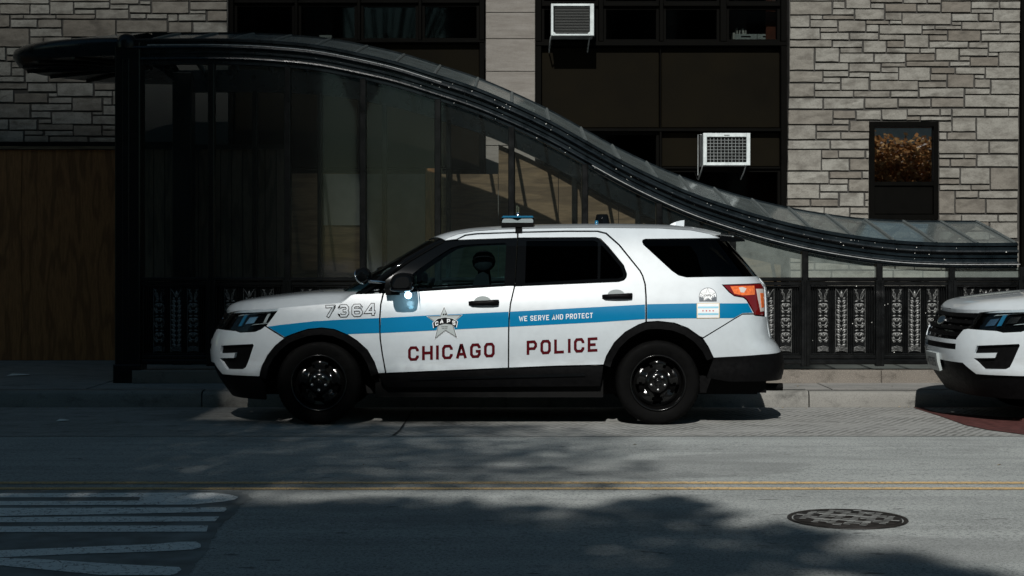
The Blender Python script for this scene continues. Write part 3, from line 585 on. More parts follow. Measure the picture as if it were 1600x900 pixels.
# roof panes, each between two glazing bars, front and rear slope
for a, b in zip(RX, RX[1:]):
    n = 3; xs = [a + .018 + (b - a - .036) * i / n for i in range(n + 1)]
    for sgn in (1, -1):
        mm = MB(); mm.grid([[roof_pt(x, u * sgn + (.0 if u else 0), -.004) for x in xs] for u in us]); sb(mm, 'roof_pane', M['roof_glass'], None, False)
for x in RX:
    for sgn in (1, -1):
        mm = MB(); rows = []
        for u in us:
            p = roof_pt(x, u * sgn); w = .017
            rows.append([(x - w, p[1], p[2] - .05), (x - w, p[1], p[2] + .006), (x - w * .35, p[1], p[2] + .018), (x + w * .35, p[1], p[2] + .018), (x + w, p[1], p[2] + .006), (x + w, p[1], p[2] - .05)])
        mm.grid(rows, False); sb(mm, 'glazing_bar', M['rafter'])
NX = 150; XS = [X0 + (X1 - X0) * i / NX for i in range(NX + 1)]
mm = MB(); mm.grid([[(x, YR - .03, zf(x) + RISE - .055), (x, YR - .03, zf(x) + RISE + .012), (x, YR + .03, zf(x) + RISE + .012), (x, YR + .03, zf(x) + RISE - .055)] for x in XS], False); sb(mm, 'ridge_bar', M['fascia'])
# fascia: stepped mouldings swept along the curve (outward, down)
FP = [(.10, .012), (-.03, .012), (-.045, .0), (-.045, -.022), (-.026, -.03), (-.026, -.062), (-.056, -.072), (-.062, -.086), (-.050, -.098), (-.02, -.106), (-.02, -.128), (-.034, -.136), (-.034, -.15), (-.016, -.158), (-.016, -.182), (-.04, -.194), (-.044, -.206), (-.036, -.216), (-.012, -.224), (-.012, -.262), (.07, -.262), (.10, .012)]
for nm, yy, sg in (('front_fascia', YS, 1), ('rear_fascia', YB, -1)):
    mm = MB(); mm.grid([[(x, yy + d * sg, zf(x) + h) for d, h in FP] for x in XS], False); sb(mm, nm, M['fascia'])
# lip with its highlight put into a light colour: near the top on the high part, at the foot on the low part
def lip(name, x0, x1, dz, r):
    mm = MB(); n = 60; mm.tube([(x0 + (x1 - x0) * i / n, YS - .058 if dz > -.15 else YS - .046, zf(x0 + (x1 - x0) * i / n) + dz) for i in range(n + 1)], r, 6); sb(mm, name, M['lip'])
lip('highlight_lip', PX(232, YS), PX(690, YS), -.062, .006)
lip('highlight_lip', PX(925, YS), PX(1592, YS), -.222, .006)
# rounded brim at the left end
BC = (PX(190, YS), YR); BR = 1.5; n = 28
def brim(r, z, d=0): return [(BC[0] - math.sin(math.pi * k / n) * r, BC[1] - math.cos(math.pi * k / n) * r, z) for k in range(n + 1)]
zb_ = zf(BC[0])
mm = MB(); mm.grid([brim(1.46, zb_ - .16), brim(1.5, zb_ - .14), brim(1.56, zb_ - .06), brim(1.55, zb_ - .0), brim(1.5, zb_ + .03)]); sb(mm, 'brim_edge', M['fascia'])
mm = MB(); mm.grid([brim(1.46, zb_ - .16), brim(1.2, zb_ - .145), brim(.8, zb_ - .12), brim(.3, zb_ - .1), brim(.02, zb_ - .1)]); sb(mm, 'soffit', M['fascia'])
mm = MB(); mm.grid([brim(1.5, zb_ + .03), brim(1.2, zb_ + .085), brim(.8, zb_ + .16), brim(.35, zb_ + .24), brim(.02, zb_ + RISE)]); sb(mm, 'brim_roof', M['roof_glass'])
for k in range(1, 8):
    a = math.pi * k / 8; mm = MB(); mm.tube([(BC[0] - math.sin(a) * 1.46, BC[1] - math.cos(a) * 1.46, zb_ - .165), (BC[0] - math.sin(a) * .1, BC[1] - math.cos(a) * .1, zb_ - .115)], .022, 6); sb(mm, 'soffit_rib', M['iron'])
# corner column and posts
mm = MB(); cx = PX(200.5, YS)
mm.chbox(cx - .135, YS - .05, .12, cx + .135, YS + .2, zf(cx) - .02, .012); mm.chbox(cx - .15, YS - .07, .12, cx + .15, YS + .22, .32, .012); mm.chbox(cx - .05, YS - .062, .34, cx + .02, YS - .05, zf(cx) - .2, .005)
mm.lathe([(.10, -.06), (.11, .0), (.085, .07), (.03, .1), (.002, .105)], 'z', (PX(198, YS), YS, zf(cx) - .03), 16); sb(mm, 'corner_column', M['iron'])
mm = MB(); mm.chbox(cx - .12, YB - .2, .12, cx + .12, YB + .05, zf(cx) - .02, .012); sb(mm, 'corner_column', M['iron'])
POST = [330, 449, 567, 684, 799, 914, 1030, 1145, 1258, 1374, 1487, 1597]
ZS, ZP = PZ(435, YS), PZ(569.5, YS)              # sill height, top of plinth
for p in POST:
    x = PX(p, YS); w = .034
    mm = MB(); mm.chbox(x - w, YS - .02, .3, x + w, YS + .09, zf(x) - .25, .008); mm.chbox(x - w - .012, YS - .035, .3, x - w * .3, YS - .018, ZS - .02, .004); mm.chbox(x + w * .3, YS - .035, .3, x + w + .012, YS - .018, ZS - .02, .004)
    sb(mm, 'post', M['iron'])
    if p < 1100:
        xr_ = x; mm = MB(); mm.chbox(xr_ - w * .9, YB - .09, .12, xr_ + w * .9, YB + .02, zf(xr_) - .25, .008); sb(mm, 'rear_post', M['iron'])
# sill rail, base rails
EDGE = [PX(221, YS)] + [PX(p, YS) for p in POST]
for a, b in zip(EDGE, EDGE[1:]):
    wa = .034 if a != EDGE[0] else 0
    # glass pane following the curve
    xs = [a + wa + (b - a - wa - .034) * i / 6 for i in range(7)]
    low = a > PX(1140, YS)
    mm = MB(); mm.grid([[(x, YS + .03, ZS + .012) for x in xs], [(x, YS + .03, max(ZS + .02, zf(x) - FT + .01)) for x in xs]], False); sb(mm, 'glass_pane', M['pane_low'] if low else M['pane'], None, False)
    mm = MB(); mm.chbox(a + wa, YS - .03, ZS - .03, b - .034, YS + .07, ZS + .01, .008); mm.chbox(a + wa, YS - .012, ZS - .075, b - .034, YS + .06, ZS - .036, .006); sb(mm, 'sill_rail', M['iron'])
    mm = MB(); mm.chbox(a + wa, YS - .03, ZP + .002, b - .034, YS + .07, ZP + .055, .01); mm.chbox(a + wa, YS - .016, ZP + .058, b - .034, YS + .07, ZP + .1, .008); sb(mm, 'base_rail', M['iron'])
    # iron panel
    pz0, pz1 = ZP + .104, ZS - .078; t = MB()
    t.box(a + wa, YS + .045, pz0, b - .034, YS + .06, pz1)
    pa, pb = a + wa + .012, b - .046
    for q in ((pa, pa + .016), (pb - .016, pb)): t.chbox(q[0], YS - .005, pz0, q[1], YS + .046, pz1, .004)
    t.chbox(pa + .017, YS - .004, pz0, pb - .017, YS + .046, pz0 + .016, .004); t.chbox(pa + .017, YS - .004, pz1 - .016, pb - .017, YS + .046, pz1, .004)
    W_ = pb - pa
    for f_ in (.045, .08, .115, .30, .335, .365, .60, .63, .665, .87, .905, .94): t.chbox(pa + W_ * f_, YS + .012, pz0 + .018, pa + W_ * f_ + .011, YS + .046, pz1 - .018, .004)
    sb(t, 'iron_panel', M['iron'])
# ornament castings (two designs), mesh data shared
OH = (ZS - .078) - (ZP + .104) - .05
def leaf(mm, cx, cz, ang, ln, wd, y=0.0, hgt=.018):
    ca, sa = math.cos(ang), math.sin(ang); pts = []
    for t, w in ((0, .15), (.35, 1), (.7, .75), (1, 0)):
        for s_ in (-1, 0, 1): pts.append((cx + ca * ln * t - sa * s_ * w * wd, y - (hgt * (1 - (2 * t - .9) ** 2 * .8) if s_ == 0 else 0), cz + sa * ln * t + ca * s_ * w * wd))
    f = [(3 * i + j, 3 * i + j + 1, 3 * i + j + 4, 3 * i + j + 3) for i in range(3) for j in range(2)]; mm.add(pts, f, True)
def orn(kind):
    mm = MB(); w = .062; r = random.Random(3 + kind)
    mm.box(-w, .0, 0, w, .004, OH)
    if kind == 0:
        n = 10
        for i in range(n):
            z = .07 + (OH - .17) * i / n; tp = min(1, .72 + .4 * math.sin(math.pi * (i + 1) / (n + 1)))
            for s_ in (-1, 1):
                leaf(mm, s_ * .004, z, (R(22) if s_ > 0 else R(158)), .060 * tp, .017, -.001, .024)
                leaf(mm, s_ * .018, z + .026, (R(52) if s_ > 0 else R(128)), .042 * tp, .011, -.003, .016)
        leaf(mm, 0, OH - .1, R(90), .075, .016, -.002, .02)
        for s_ in (-1, 1): mm.tube([(s_ * .006, -.006, OH - .10), (s_ * .03, -.008, OH - .05), (s_ * .055, -.006, OH - .015)], .004, 5)
    else:
        for k in range(3):
            zb0 = .09 + (OH - .22) * k / 3; h = (OH - .22) / 3
            for s_ in (-1, 1):
                pts = [(s_ * .052 * math.cos(R(a_)) * (1 - a_ / 520), -.006, zb0 + h * .45 + h * .36 * math.sin(R(a_)) * (1 - a_ / 520)) for a_ in range(-60, 300, 30)]; mm.tube(pts, .0055, 5)
                leaf(mm, s_ * .012, zb0 + h * .12, R(35) if s_ > 0 else R(145), .05, .012, -.003, .018); leaf(mm, s_ * .004, zb0 + h * .5, R(60) if s_ > 0 else R(120), .045, .012, -.002, .016); leaf(mm, s_ * .03, zb0 + h * .3, R(80) if s_ > 0 else R(100), .035, .01, -.002, .014); leaf(mm, s_ * .052, zb0 + h * .62, R(150) if s_ > 0 else R(30), .05, .013, -.003, .02)
                leaf(mm, s_ * .05, zb0 + h * .9, R(170) if s_ > 0 else R(10), .045, .01, -.004, .016)
        for s_ in (-1, 1):
            for q in range(3): mm.tube([(s_ * (.008 + q * .008), -.005, OH - .125), (s_ * (.02 + .016 * q), -.008, OH - .06), (s_ * (.055 - q * .014), -.006, OH - .012)], .0035, 5)
    for q in range(4): mm.tube([(-w + .004, -.004, .012 + q * .013), (0, -.006, .022 + q * .015), (w - .004, -.004, .012 + q * .013)], .0035, 5)
    mm.tube([(-w, -.003, 0), (-w, -.003, OH)], .003, 4); mm.tube([(w, -.003, 0), (w, -.003, OH)], .003, 4)
    me = mm.mesh('ornament', [M['iron'], M['ornament']])
    for i, p in enumerate(me.polygons): p.material_index = 0 if i < 6 else 1
    return me
OM = [orn(0), orn(1)]
for i, (a, b) in enumerate(zip(EDGE, EDGE[1:])):
    pa, pb = a + .034, b - .034
    for k, f_ in enumerate((.225, .495, .76)):
        o = link('ornament', OM[0 if k == 1 else 1], sh); o.location = (pa + (pb - pa) * f_ - SO[0], YS + .028 - SO[1], ZP + .104 + .025 - SO[2])
        if k == 2: o.scale = (-1, 1, 1)
# right end wall and granite plinth
xe = EDGE[-1]
mm = MB(); mm.box(xe - .02, YS + .1, .3, xe + .02, YB, zf(xe) - .26); sb(mm, 'end_panel', M['iron'])
pl = [PX(212, YS) - .02, PX(470, YS), PX(790, YS), PX(1080, YS), PX(1374, YS), PX(1605, YS)]
for a, b in zip(pl, pl[1:]):
    mm = MB(); mm.chbox(a + .003, YS - .1, .118, b - .003, YS + .2, PZ(579, YS - .1), .006); o = sb(mm, 'plinth_block', M['granite'])
    mm = MB(); mm.chbox(a + .003, YS - .085, PZ(579, YS - .1) + .001, b - .003, YS + .2, ZP, .012); sb(mm, 'plinth_cap', M['granite_top'], o, org=(0, 0, 0))
# hoardings standing behind the rear glass line
YH = 20.36
def board(name, px0, px1, top, mat, label, cat='board', y=YH, bot=.12, zfun=None, grp=None):
    x0, x1 = PX(px0, y), PX(px1, y); n = 8; mm = MB(); t = empty(name, ((x0 + x1) / 2, y, bot), label, cat, grp)
    xs = [x0 + (x1 - x0) * i / n for i in range(n + 1)]; zt = [(zfun(x) if zfun else PZ(top, y)) for x in xs]
    for yy, fl in ((y, False), (y + .018, True)): mm.grid([[(x, yy, bot) for x in xs], [(x, yy, z) for x, z in zip(xs, zt)]], False, fl)
    for i in range(n): mm.add([(xs[i], y, zt[i]), (xs[i + 1], y, zt[i + 1]), (xs[i + 1], y + .018, zt[i + 1]), (xs[i], y + .018, zt[i])], [(0, 1, 2, 3)])
    for i in (0, n): mm.add([(xs[i], y, bot), (xs[i], y + .018, bot), (xs[i], y + .018, zt[i]), (xs[i], y, zt[i])], [(0, 1, 2, 3)])
    return rel(mm, t.location).build('sheet', mat, t)
bo = 'boards standing behind the shelter glass'
board('plywood_board', 452, 571, 271, M['ply_flat'], 'brown plywood board with level grain behind the third shelter pane', grp=bo)
board('patch_board', 503, 564, 272, M['ply_grey'], 'small grey patch board fixed over the plywood behind the glass', y=YH - .025, bot=PZ(352, YH), grp=bo)
board('grey_board', 572, 664, 272, M['ply_grey'], 'large grey sealed board behind the shelter glass above the car bonnet', grp=bo)
board('timber_strip', 665, 679, 263, M['ply'], 'narrow upright timber strip beside the large grey board', y=YH - .02, grp=bo)
board('plywood_board', 680, 778, 272, M['ply_flat'], 'brown plywood board behind the shelter glass just above the windscreen', grp=bo)
rz = lambda x: zf(x) - .3
for (a, b, lab) in ((779, 872, 'tall sheet with a sloping top under the falling roof, above the lightbar'), (873, 966, 'sheet with a sloping top behind the glass above the rear car roof'), (967, 1060, 'lower sheet with a sloping top near the shark fin aerial'), (1061, 1220, 'low sheet with a sloping top behind the grimy low panes')):
    board('plywood_board', a, b, 0, M['ply_flat'], lab, zfun=rz, grp=bo)
pk = empty('plank_hoarding', (PX(335, YH), YH, .12), 'dark vertical plank hoarding behind the two leftmost shelter panes', 'hoarding')
for i in range(14):
    x0 = PX(206 + i * 17.4, YH); x1 = PX(206 + i * 17.4 + 16.2, YH); mm = MB(); mm.chbox(x0, YH, .12, x1, YH + .02, PZ(233 + random.uniform(-1, 1), YH), .003); rel(mm, pk.location).build('plank', M['plank'], pk)
mm = MB(); mm.box(PX(206, YH), YH - .04, PZ(233, YH), PX(450, YH), YH + .03, PZ(226, YH)); rel(mm, pk.location).build('top_rail', M['iron'], pk)

# paint chips and droppings on the iron: tiny flat flecks, one joined part
r9 = random.Random(21); q = MB()
for _ in range(85):
    x = r9.uniform(PX(640, YS), PX(1585, YS)); h = r9.choice([-.045, -.115, -.17, -.24, -.045, -.085]); s_ = r9.uniform(.0015, .005) * (1.5 if r9.random() < .1 else 1); y = YS - {-.045: .034, -.115: .034, -.17: .034, -.24: .02, -.085: .066}[h]; z = zf(x) + h + r9.uniform(-.006, .006)
    q.add([(x - s_, y, z - s_ * .6), (x + s_ * .8, y, z - s_ * .8), (x + s_, y, z + s_ * .7), (x - s_ * .6, y, z + s_)], [(0, 1, 2, 3)])
for _ in range(45):
    x = r9.uniform(PX(1000, YS), PX(1590, YS)); z = r9.uniform(ZP + .11, ZS - .08); s_ = r9.uniform(.002, .005)
    q.add([(x - s_, YS - .008, z - s_), (x + s_, YS - .008, z - s_ * .5), (x + s_ * .6, YS - .008, z + s_ * 1.6), (x - s_, YS - .008, z + s_)], [(0, 1, 2, 3)])
tag(sb(q, 'paint_flecks', M['paper'], None, False), kind='stuff')
# ------------------------------------------------------------------ police SUV: one implicit body surface, panels cut from it
YC = 15.05
TW = [(.1, .90), (.25, .935), (.4, .972), (.47, .981), (.55, .977), (.62, .985), (.72, .998), (.82, 1.0), (.9, .994), (.98, .985), (1.06, .965), (1.14, .94), (1.3, .885), (1.5, .805), (1.62, .75), (1.69, .71), (1.76, .66), (2.2, .3)]
XF = [(.1, -2.5), (.28, -2.64), (.42, -2.73), (.55, -2.765), (.68, -2.765), (.8, -2.735), (.9, -2.68), (1.0, -2.61), (1.1, -2.5), (1.3, -2.2)]
XRR = [(.1, 2.28), (.3, 2.42), (.42, 2.475), (.56, 2.475), (.66, 2.44), (.74, 2.375), (.9, 2.345), (1.1, 2.335), (1.22, 2.32), (1.30, 2.25), (1.4, 2.17), (1.55, 2.04), (1.64, 1.96), (1.72, 1.88), (1.9, 1.7)]
def G(x, y, z):
    w = max(.05, smoothtab(TW, z)); g = (abs(y) / w) ** 2.8
    if x < -1.75: xf = smoothtab(XF, z); g = (g ** (2.9 / 2.8)) + (max(0, (-1.75 - x) / (-1.75 - xf))) ** 2.9
    elif x > 1.55: xr = smoothtab(XRR, z); g += (max(0, (x - 1.55) / max(.15, xr - 1.55))) ** 4.5
    return g - 1
def normal(p, sgn=-1):
    e = .004; x, y, z = p
    n = Vector((G(x + e, y, z) - G(x - e, y, z), G(x, y + e, z) - G(x, y - e, z), G(x, y, z + e) - G(x, y, z - e)))
    return n.normalized() if n.length > 1e-9 else Vector((0, -1, 0))
def halfw(x, z):
    a, b = 0, 1.2
    for _ in range(40):
        m_ = (a + b) / 2
        if G(x, m_, z) > 0: b = m_
        else: a = m_
    return a
def ray(px, py, off=0.0):
    """photo pixel -> point on the near body surface, in car coordinates (car shifted by off along the street)"""
    dx, dz = (px - 800) / F, -(py - HY) / F
    def at(Y): return (dx * Y - off, Y - YC, CZ + dz * Y)
    lo = None; best = (1e9, 13.9)
    Y = 13.95
    while Y < YC + .3:
        g = G(*at(Y))
        if g < best[0]: best = (g, Y)
        if g <= 0: lo = Y; break
        Y += .01
    if lo is None: return Vector(at(best[1]))
    a, b = lo - .01, lo
    for _ in range(24):
        m_ = (a + b) / 2
        if G(*at(m_)) > 0: a = m_
        else: b = m_
    return Vector(at(b))
# domains: side (x,z); nose / tail (arc,z)
def side_to(u, v): return Vector((u, -halfw(u, v), v))
def side_from(p): return (p[0], p[2])
RFX, RRX, RS = -1.1, 1.0, 1.35
def polar(cx, ang, z, front):
    d = (-math.cos(ang), -math.sin(ang)) if front else (math.cos(ang), -math.sin(ang)); a, b = 0, 3
    for _ in range(40):
        m_ = (a + b) / 2
        if G(cx + d[0] * m_, d[1] * m_, z) > 0: b = m_
        else: a = m_
    return Vector((cx + d[0] * a, d[1] * a, z))
def nose_to(u, v): return polar(RFX, u / RS, v, True)
def nose_from(p): return (math.atan2(-p[1], -(p[0] - RFX)) * RS, p[2])
def tail_to(u, v): return polar(RRX, u / RS, v, False)
def tail_from(p): return (math.atan2(-p[1], p[0] - RRX) * RS, p[2])
DOM = {'side': (side_to, side_from), 'nose': (nose_to, nose_from), 'tail': (tail_to, tail_from)}
def inside(pt, poly):
    x, y = pt; c = False; n = len(poly)
    for i in range(n):
        x1, y1 = poly[i]; x2, y2 = poly[(i + 1) % n]
        if (y1 > y) != (y2 > y) and x < (x2 - x1) * (y - y1) / (y2 - y1) + x1: c = not c
    return c
def segd(pt, poly):
    px, py = pt; best = 1e9; n = len(poly)
    for i in range(n):
        x1, y1 = poly[i]; x2, y2 = poly[(i + 1) % n]; dx, dy = x2 - x1, y2 - y1; l = dx * dx + dy * dy
        t = 0 if l == 0 else max(0, min(1, ((px - x1) * dx + (py - y1) * dy) / l)); best = min(best, math.hypot(px - x1 - t * dx, py - y1 - t * dy))
    return best
def densify(poly, g):
    out = []; n = len(poly)
    for i in range(n):
        a, b = poly[i], poly[(i + 1) % n]; k = max(1, int(math.ceil(math.hypot(b[0] - a[0], b[1] - a[1]) / g)))
        out += [(a[0] + (b[0] - a[0]) * j / k, a[1] + (b[1] - a[1]) * j / k) for j in range(k)]
    return out
def shrink(poly, d):                                     # pull an outline inwards
    n = len(poly); ar = sum(poly[i][0] * poly[(i + 1) % n][1] - poly[(i + 1) % n][0] * poly[i][1] for i in range(n)); s_ = 1 if ar > 0 else -1; out = []
    for i in range(n):
        a, b, c = poly[i - 1], poly[i], poly[(i + 1) % n]
        n1 = Vector((-(b[1] - a[1]), b[0] - a[0])); n2 = Vector((-(c[1] - b[1]), c[0] - b[0]))
        if n1.length < 1e-9 or n2.length < 1e-9: out.append(b); continue
        n1.normalize(); n2.normalize(); m_ = n1 + n2
        if m_.length < .2: out.append(b); continue
        m_.normalize(); k = min(2.0, 1 / max(.3, m_.dot(n1))); out.append((b[0] + m_.x * d * k * s_, b[1] + m_.y * d * k * s_))
    return out
def cutmesh(poly, dom, holes=(), g=.05, off=0.0, thick=.016, bulge=None):
    to = DOM[dom][0]; poly = densify(poly, g); holes = [densify(h, g) for h in holes]
    loops = [poly] + holes; vs, es = [], []
    for lp in loops:
        n0 = len(vs); vs += lp; es += [(n0 + i, n0 + (i + 1) % len(lp)) for i in range(len(lp))]
    xs = [p[0] for p in poly]; zs = [p[1] for p in poly]; u = min(xs) + g * .5; row = 0
    while u < max(xs):
        v = min(zs) + g * .5 * (1 + row % 2)
        while v < max(zs):
            q = (u, v)
            if inside(q, poly) and not any(inside(q, h) for h in holes) and all(segd(q, lp) > g * .45 for lp in loops): vs.append(q)
            v += g
        u += g; row += 1
    r = delaunay_2d_cdt([Vector(v) for v in vs], es, [], 0, 1e-6); V2, tri = r[0], r[2]; fs = []
    for f in tri:
        c = (sum(V2[i].x for i in f) / len(f), sum(V2[i].y for i in f) / len(f))
        if inside(c, poly) and not any(inside(c, h) for h in holes):
            a, b, d = V2[f[0]], V2[f[1]], V2[f[2]]
            fs.append(tuple(f) if (b - a).cross(d - a) > 0 else tuple(f[::-1]))
    P3 = []; NN = []
    for v in V2:
        p = to(v.x, v.y); n_ = normal(p); P3.append(p + n_ * (off + (bulge(v.x, v.y) if bulge else 0))); NN.append(n_)
    used = sorted({i for f in fs for i in f}); mp = {i: k for k, i in enumerate(used)}; mm = MB()
    mm.add([P3[i] for i in used], [tuple(mp[i] for i in f) for f in fs], True); mm.n = {mp[i]: NN[i] for i in used}
    if thick:
        cnt = {}
        for f in fs:
            for i in range(3):
                e = (f[i], f[(i + 1) % 3]); cnt[e] = cnt.get(e, 0) + 1
        for (a, b) in list(cnt):
            if (b, a) not in cnt:
                mm.add([P3[a], P3[b], P3[b] - NN[b] * thick, P3[a] - NN[a] * thick], [(1, 0, 3, 2)], False)
    return mm
def flip_orient(mm, dom):
    # make the faces look outwards
    s_ = 0
    for f in mm.f[:40]:
        a, b, c = (Vector(mm.v[i]) for i in f[:3]); n_ = (b - a).cross(c - a); s_ += n_.dot(normal((a + b + c) / 3))
    if s_ < 0: mm.f = [f[::-1] for f in mm.f]
    return mm
def mirror(mm):
    m2 = MB(); m2.v = [(x, -y, z) for x, y, z in mm.v]; m2.f = [f[::-1] for f in mm.f]; m2.sm = list(mm.sm); m2.n = {i: Vector((n_.x, -n_.y, n_.z)) for i, n_ in mm.n.items()}; return m2
def pxpoly(pts, dom='side', off=0.0): return [DOM[dom][1](ray(x, y, off)) for x, y in pts]
CAR = empty('police_suv', (0, YC, 0), 'white police SUV with a blue side stripe, roof lightbar and lettered doors', 'police SUV')
def panel(name, mat, poly, dom='side', parent=None, both=True, gap=.0035, **kw):
    if gap: poly = shrink(poly, gap)
    mm = flip_orient(cutmesh(poly, dom, **kw), dom); o = mm.build(name, mat, parent or CAR, False)
    return (o, mirror(mm).build(name, mat, parent or CAR, False)) if both else o
def px_panel(name, mat, pts, dom='side', **kw): return panel(name, mat, pxpoly(pts, dom), dom, **kw)
# ---- outlines read from the photograph
FENDER = [(436.5, 481), (490, 476.3), (533.3, 473), (541, 467.5), (548.5, 461.3), (556.5, 459.2), (572, 459), (598.3, 457.8), (594.4, 475.5), (592.9, 497), (593.5, 529), (597.2, 555.5), (602.2, 583), (591, 583.5), (585, 566), (574, 546.7), (558, 532.4), (543, 522.7), (522.7, 514.7), (503, 512.3), (480, 514.5), (466, 519), (455, 523), (444.5, 527.5), (415.5, 509.5)]
FDOOR = [(600, 458), (613.5, 457.6), (651, 455.2), (797, 446.3), (803.6, 446.6), (800.5, 460), (797, 475.6), (794.8, 500), (794.3, 520), (794, 574.8), (700, 578.9), (603.3, 583), (598.2, 555.5), (594.6, 529), (594, 497), (595.5, 475.5)]
FBLACK = [(600, 456.4), (601, 441), (605, 431), (640, 406.5), (680, 383.5), (694, 376.8), (714, 375.8), (808.3, 372.7), (804, 445.4), (797, 445.4), (651, 454.2), (613.5, 456.6)]
FGLASS = [(622, 452.2), (624.5, 443), (655, 419), (690, 395.5), (705, 386.5), (720, 382.2), (745, 380.6), (789, 378.5), (791.5, 382), (788.5, 443.6), (660, 450.6)]
FTOP = [(714.3, 374.8), (727.5, 368.2), (745.5, 365.9), (808.3, 363.6), (808.3, 371.9)]
RDOOR = [(809.6, 363.6), (883, 362), (933, 362), (946.5, 365.3), (967, 383.3), (999.5, 423.3), (1003.6, 431), (1007.4, 444), (1008.8, 463), (1009, 503.2), (997.6, 507.3), (976.7, 519), (960, 535), (947.5, 556.3), (943.3, 570), (870, 571.7), (795, 574.8), (795.3, 520), (795.8, 500), (798, 475.6), (801.6, 460), (804.6, 447.2), (966.7, 440.1), (974.8, 437.7), (978.6, 433.2), (979.2, 428), (974.4, 414.5), (951, 386), (938.5, 373.2), (930, 370.9), (809.6, 371.6)]
RBLACK = [(809.6, 372.4), (930, 371.7), (938, 374), (950.2, 386.7), (973.6, 415), (978.3, 428), (977.7, 433), (974.3, 437), (966.7, 439.2), (805.2, 446.3)]
RGLASS = [(822, 376), (928, 375), (934.5, 378), (934, 435.6), (820, 442.6)]
RGLASS2 = [(938.5, 381), (948, 390.5), (970, 416.5), (974.2, 428), (973, 432.5), (966, 435), (937.6, 435.8)]
ROOFE = [(694.2, 374.6), (700, 371.2), (715, 365.6), (740, 361), (780, 358.2), (840, 356.4), (940, 355.4), (1030, 356.4), (1080, 359.6), (1108, 365), (1124.5, 371.6)]
QWIN = [(1124.5, 372.4), (1008, 373.6), (1004.6, 375), (1003.8, 378), (1006, 382.5), (1050, 422.8), (1060.5, 430), (1072.5, 433), (1120, 432), (1184, 431)]
TAIL = [(1130, 445.6), (1189.2, 443.2), (1193.6, 452), (1194.8, 485.5), (1192.4, 493), (1180, 492), (1166.9, 467.8), (1162, 464.2), (1147.6, 461.6), (1139.4, 455.4)]
QUARTER = ROOFE + QWIN + [(1189.6, 433.6), (1194.6, 440), (1195.4, 446), (1193.6, 451), (1189.4, 442.6), (1128.6, 445), (1138.8, 456), (1147.2, 462.4), (1161.6, 465), (1166.3, 468.6), (1178.8, 490), (1160.5, 490.4), (1147.3, 497.9), (1098.5, 527.6), (1093.3, 525.6), (1074.9, 512.6), (1053.8, 504.6), (1028, 501.8), (1010.3, 503.1), (1010, 463), (1008.6, 444), (1004.8, 431), (1000.7, 423), (968.2, 382.5), (947.5, 364), (934, 360.7), (883, 360.7), (817, 362.2), (745.5, 364.6), (727, 366.9), (713, 374), (694.5, 376)]
FLIP = dict(g=.055)
fend = px_panel('front_fender', M['white'], FENDER, **FLIP)[0]
fd, fd2 = px_panel('front_door', M['white'], FDOOR, **FLIP)
rd, rd2 = px_panel('rear_door', M['white'], RDOOR, **FLIP)
px_panel('door_top_rail', M['white'], FTOP, g=.04)
qp = px_panel('quarter_panel', M['white'], QUARTER, g=.05)[0]
holes = pxpoly(FGLASS)
panel('front_window_frame', M['gloss_black'], pxpoly(FBLACK), holes=[shrink(holes, .002)], off=-.006, gap=.001)
panel('front_window', M['car_glass'], holes, off=-.014, thick=0, gap=0)
rg, rg2 = pxpoly(RGLASS), pxpoly(RGLASS2)
panel('rear_window_frame', M['gloss_black'], pxpoly(RBLACK), holes=[shrink(rg, .002), shrink(rg2, .002)], off=-.006, gap=.001)
panel('rear_window', M['car_privacy'], rg, off=-.012, thick=0, gap=0); panel('rear_window', M['car_privacy'], rg2, off=-.012, thick=0, gap=0)
panel('quarter_window', M['car_privacy'], pxpoly([(x, y) for x, y in QWIN]), off=-.006, gap=.004)
# ---- nose: outline from this car's flank and from the front of the parked one behind (shifted OFF2)
OFF2 = 6.70
def nz(pts, off=OFF2): return [nose_from(ray(x, y, off)) for x, y in pts]
bump_edge = nz([(413.5, 510), (408, 514.4), (398, 518.4), (375, 519.6), (368, 517)], 0)              # under the headlamp, rear to front
hl_in = nz([(1513, 513.2)])[0]
gr_out = nz([(1527.5, 487), (1513, 511), (1505.5, 514.8), (1494, 529)])                                # grille flank, top to bottom
gz_top, gz_bot = .985, nz([(1475, 528.2)])[0][1]
arch_f = nz([(444, 528.6), (430, 540), (418, 555), (410, 570), (405.6, 588)], 0)
seam = nz([(414.8, 510.3), (444, 528.6)], 0)
zb = nz([(390, 588.6)], 0)[0][1]
low_in = nz([(1525.5, 584.7), (1504, 567), (1470.6, 562)])                                             # lower lip of the white bumper
half = [(0, gz_bot), (gr_out[3][0], gz_bot), gr_out[3], gr_out[2], (hl_in[0], hl_in[1] - .002)] + bump_edge[::-1] + [seam[0]] + arch_f + [low_in[0]] + [low_in[1], (low_in[2][0], low_in[2][1]), (0, low_in[2][1])]
def sym(h): return h + [(-u, v) for u, v in h[::-1] if abs(u) > 1e-6]
fog = nz([(345.5, 540), (395, 537.4), (396.4, 540), (384, 574), (379, 577), (354, 577), (344, 562), (343, 559.6), (365.6, 559.2), (367.4, 551.5), (343.2, 552)], 0)
slot_r = nz([(1493.4, 537), (1492.8, 546)]); slot = [(0, slot_r[0][1] - .0), slot_r[0], slot_r[1], (0, slot_r[1][1])]
def crease(u, v): return .0
bm = flip_orient(cutmesh(shrink(sym(half), .002), 'nose', holes=[fog, [(-u, v) for u, v in fog[::-1]], sym(slot)], g=.045, thick=.03), 'nose')
bumper = bm.build('front_bumper', M['white'], CAR, False)
for s_ in (1, -1):
    pl_ = [(s_ * u, v) for u, v in fog]; flip_orient(cutmesh(pl_ if s_ > 0 else pl_[::-1], 'nose', g=.05, off=-.028, thick=0), 'nose').build('fog_recess', M['plastic'], bumper, False)
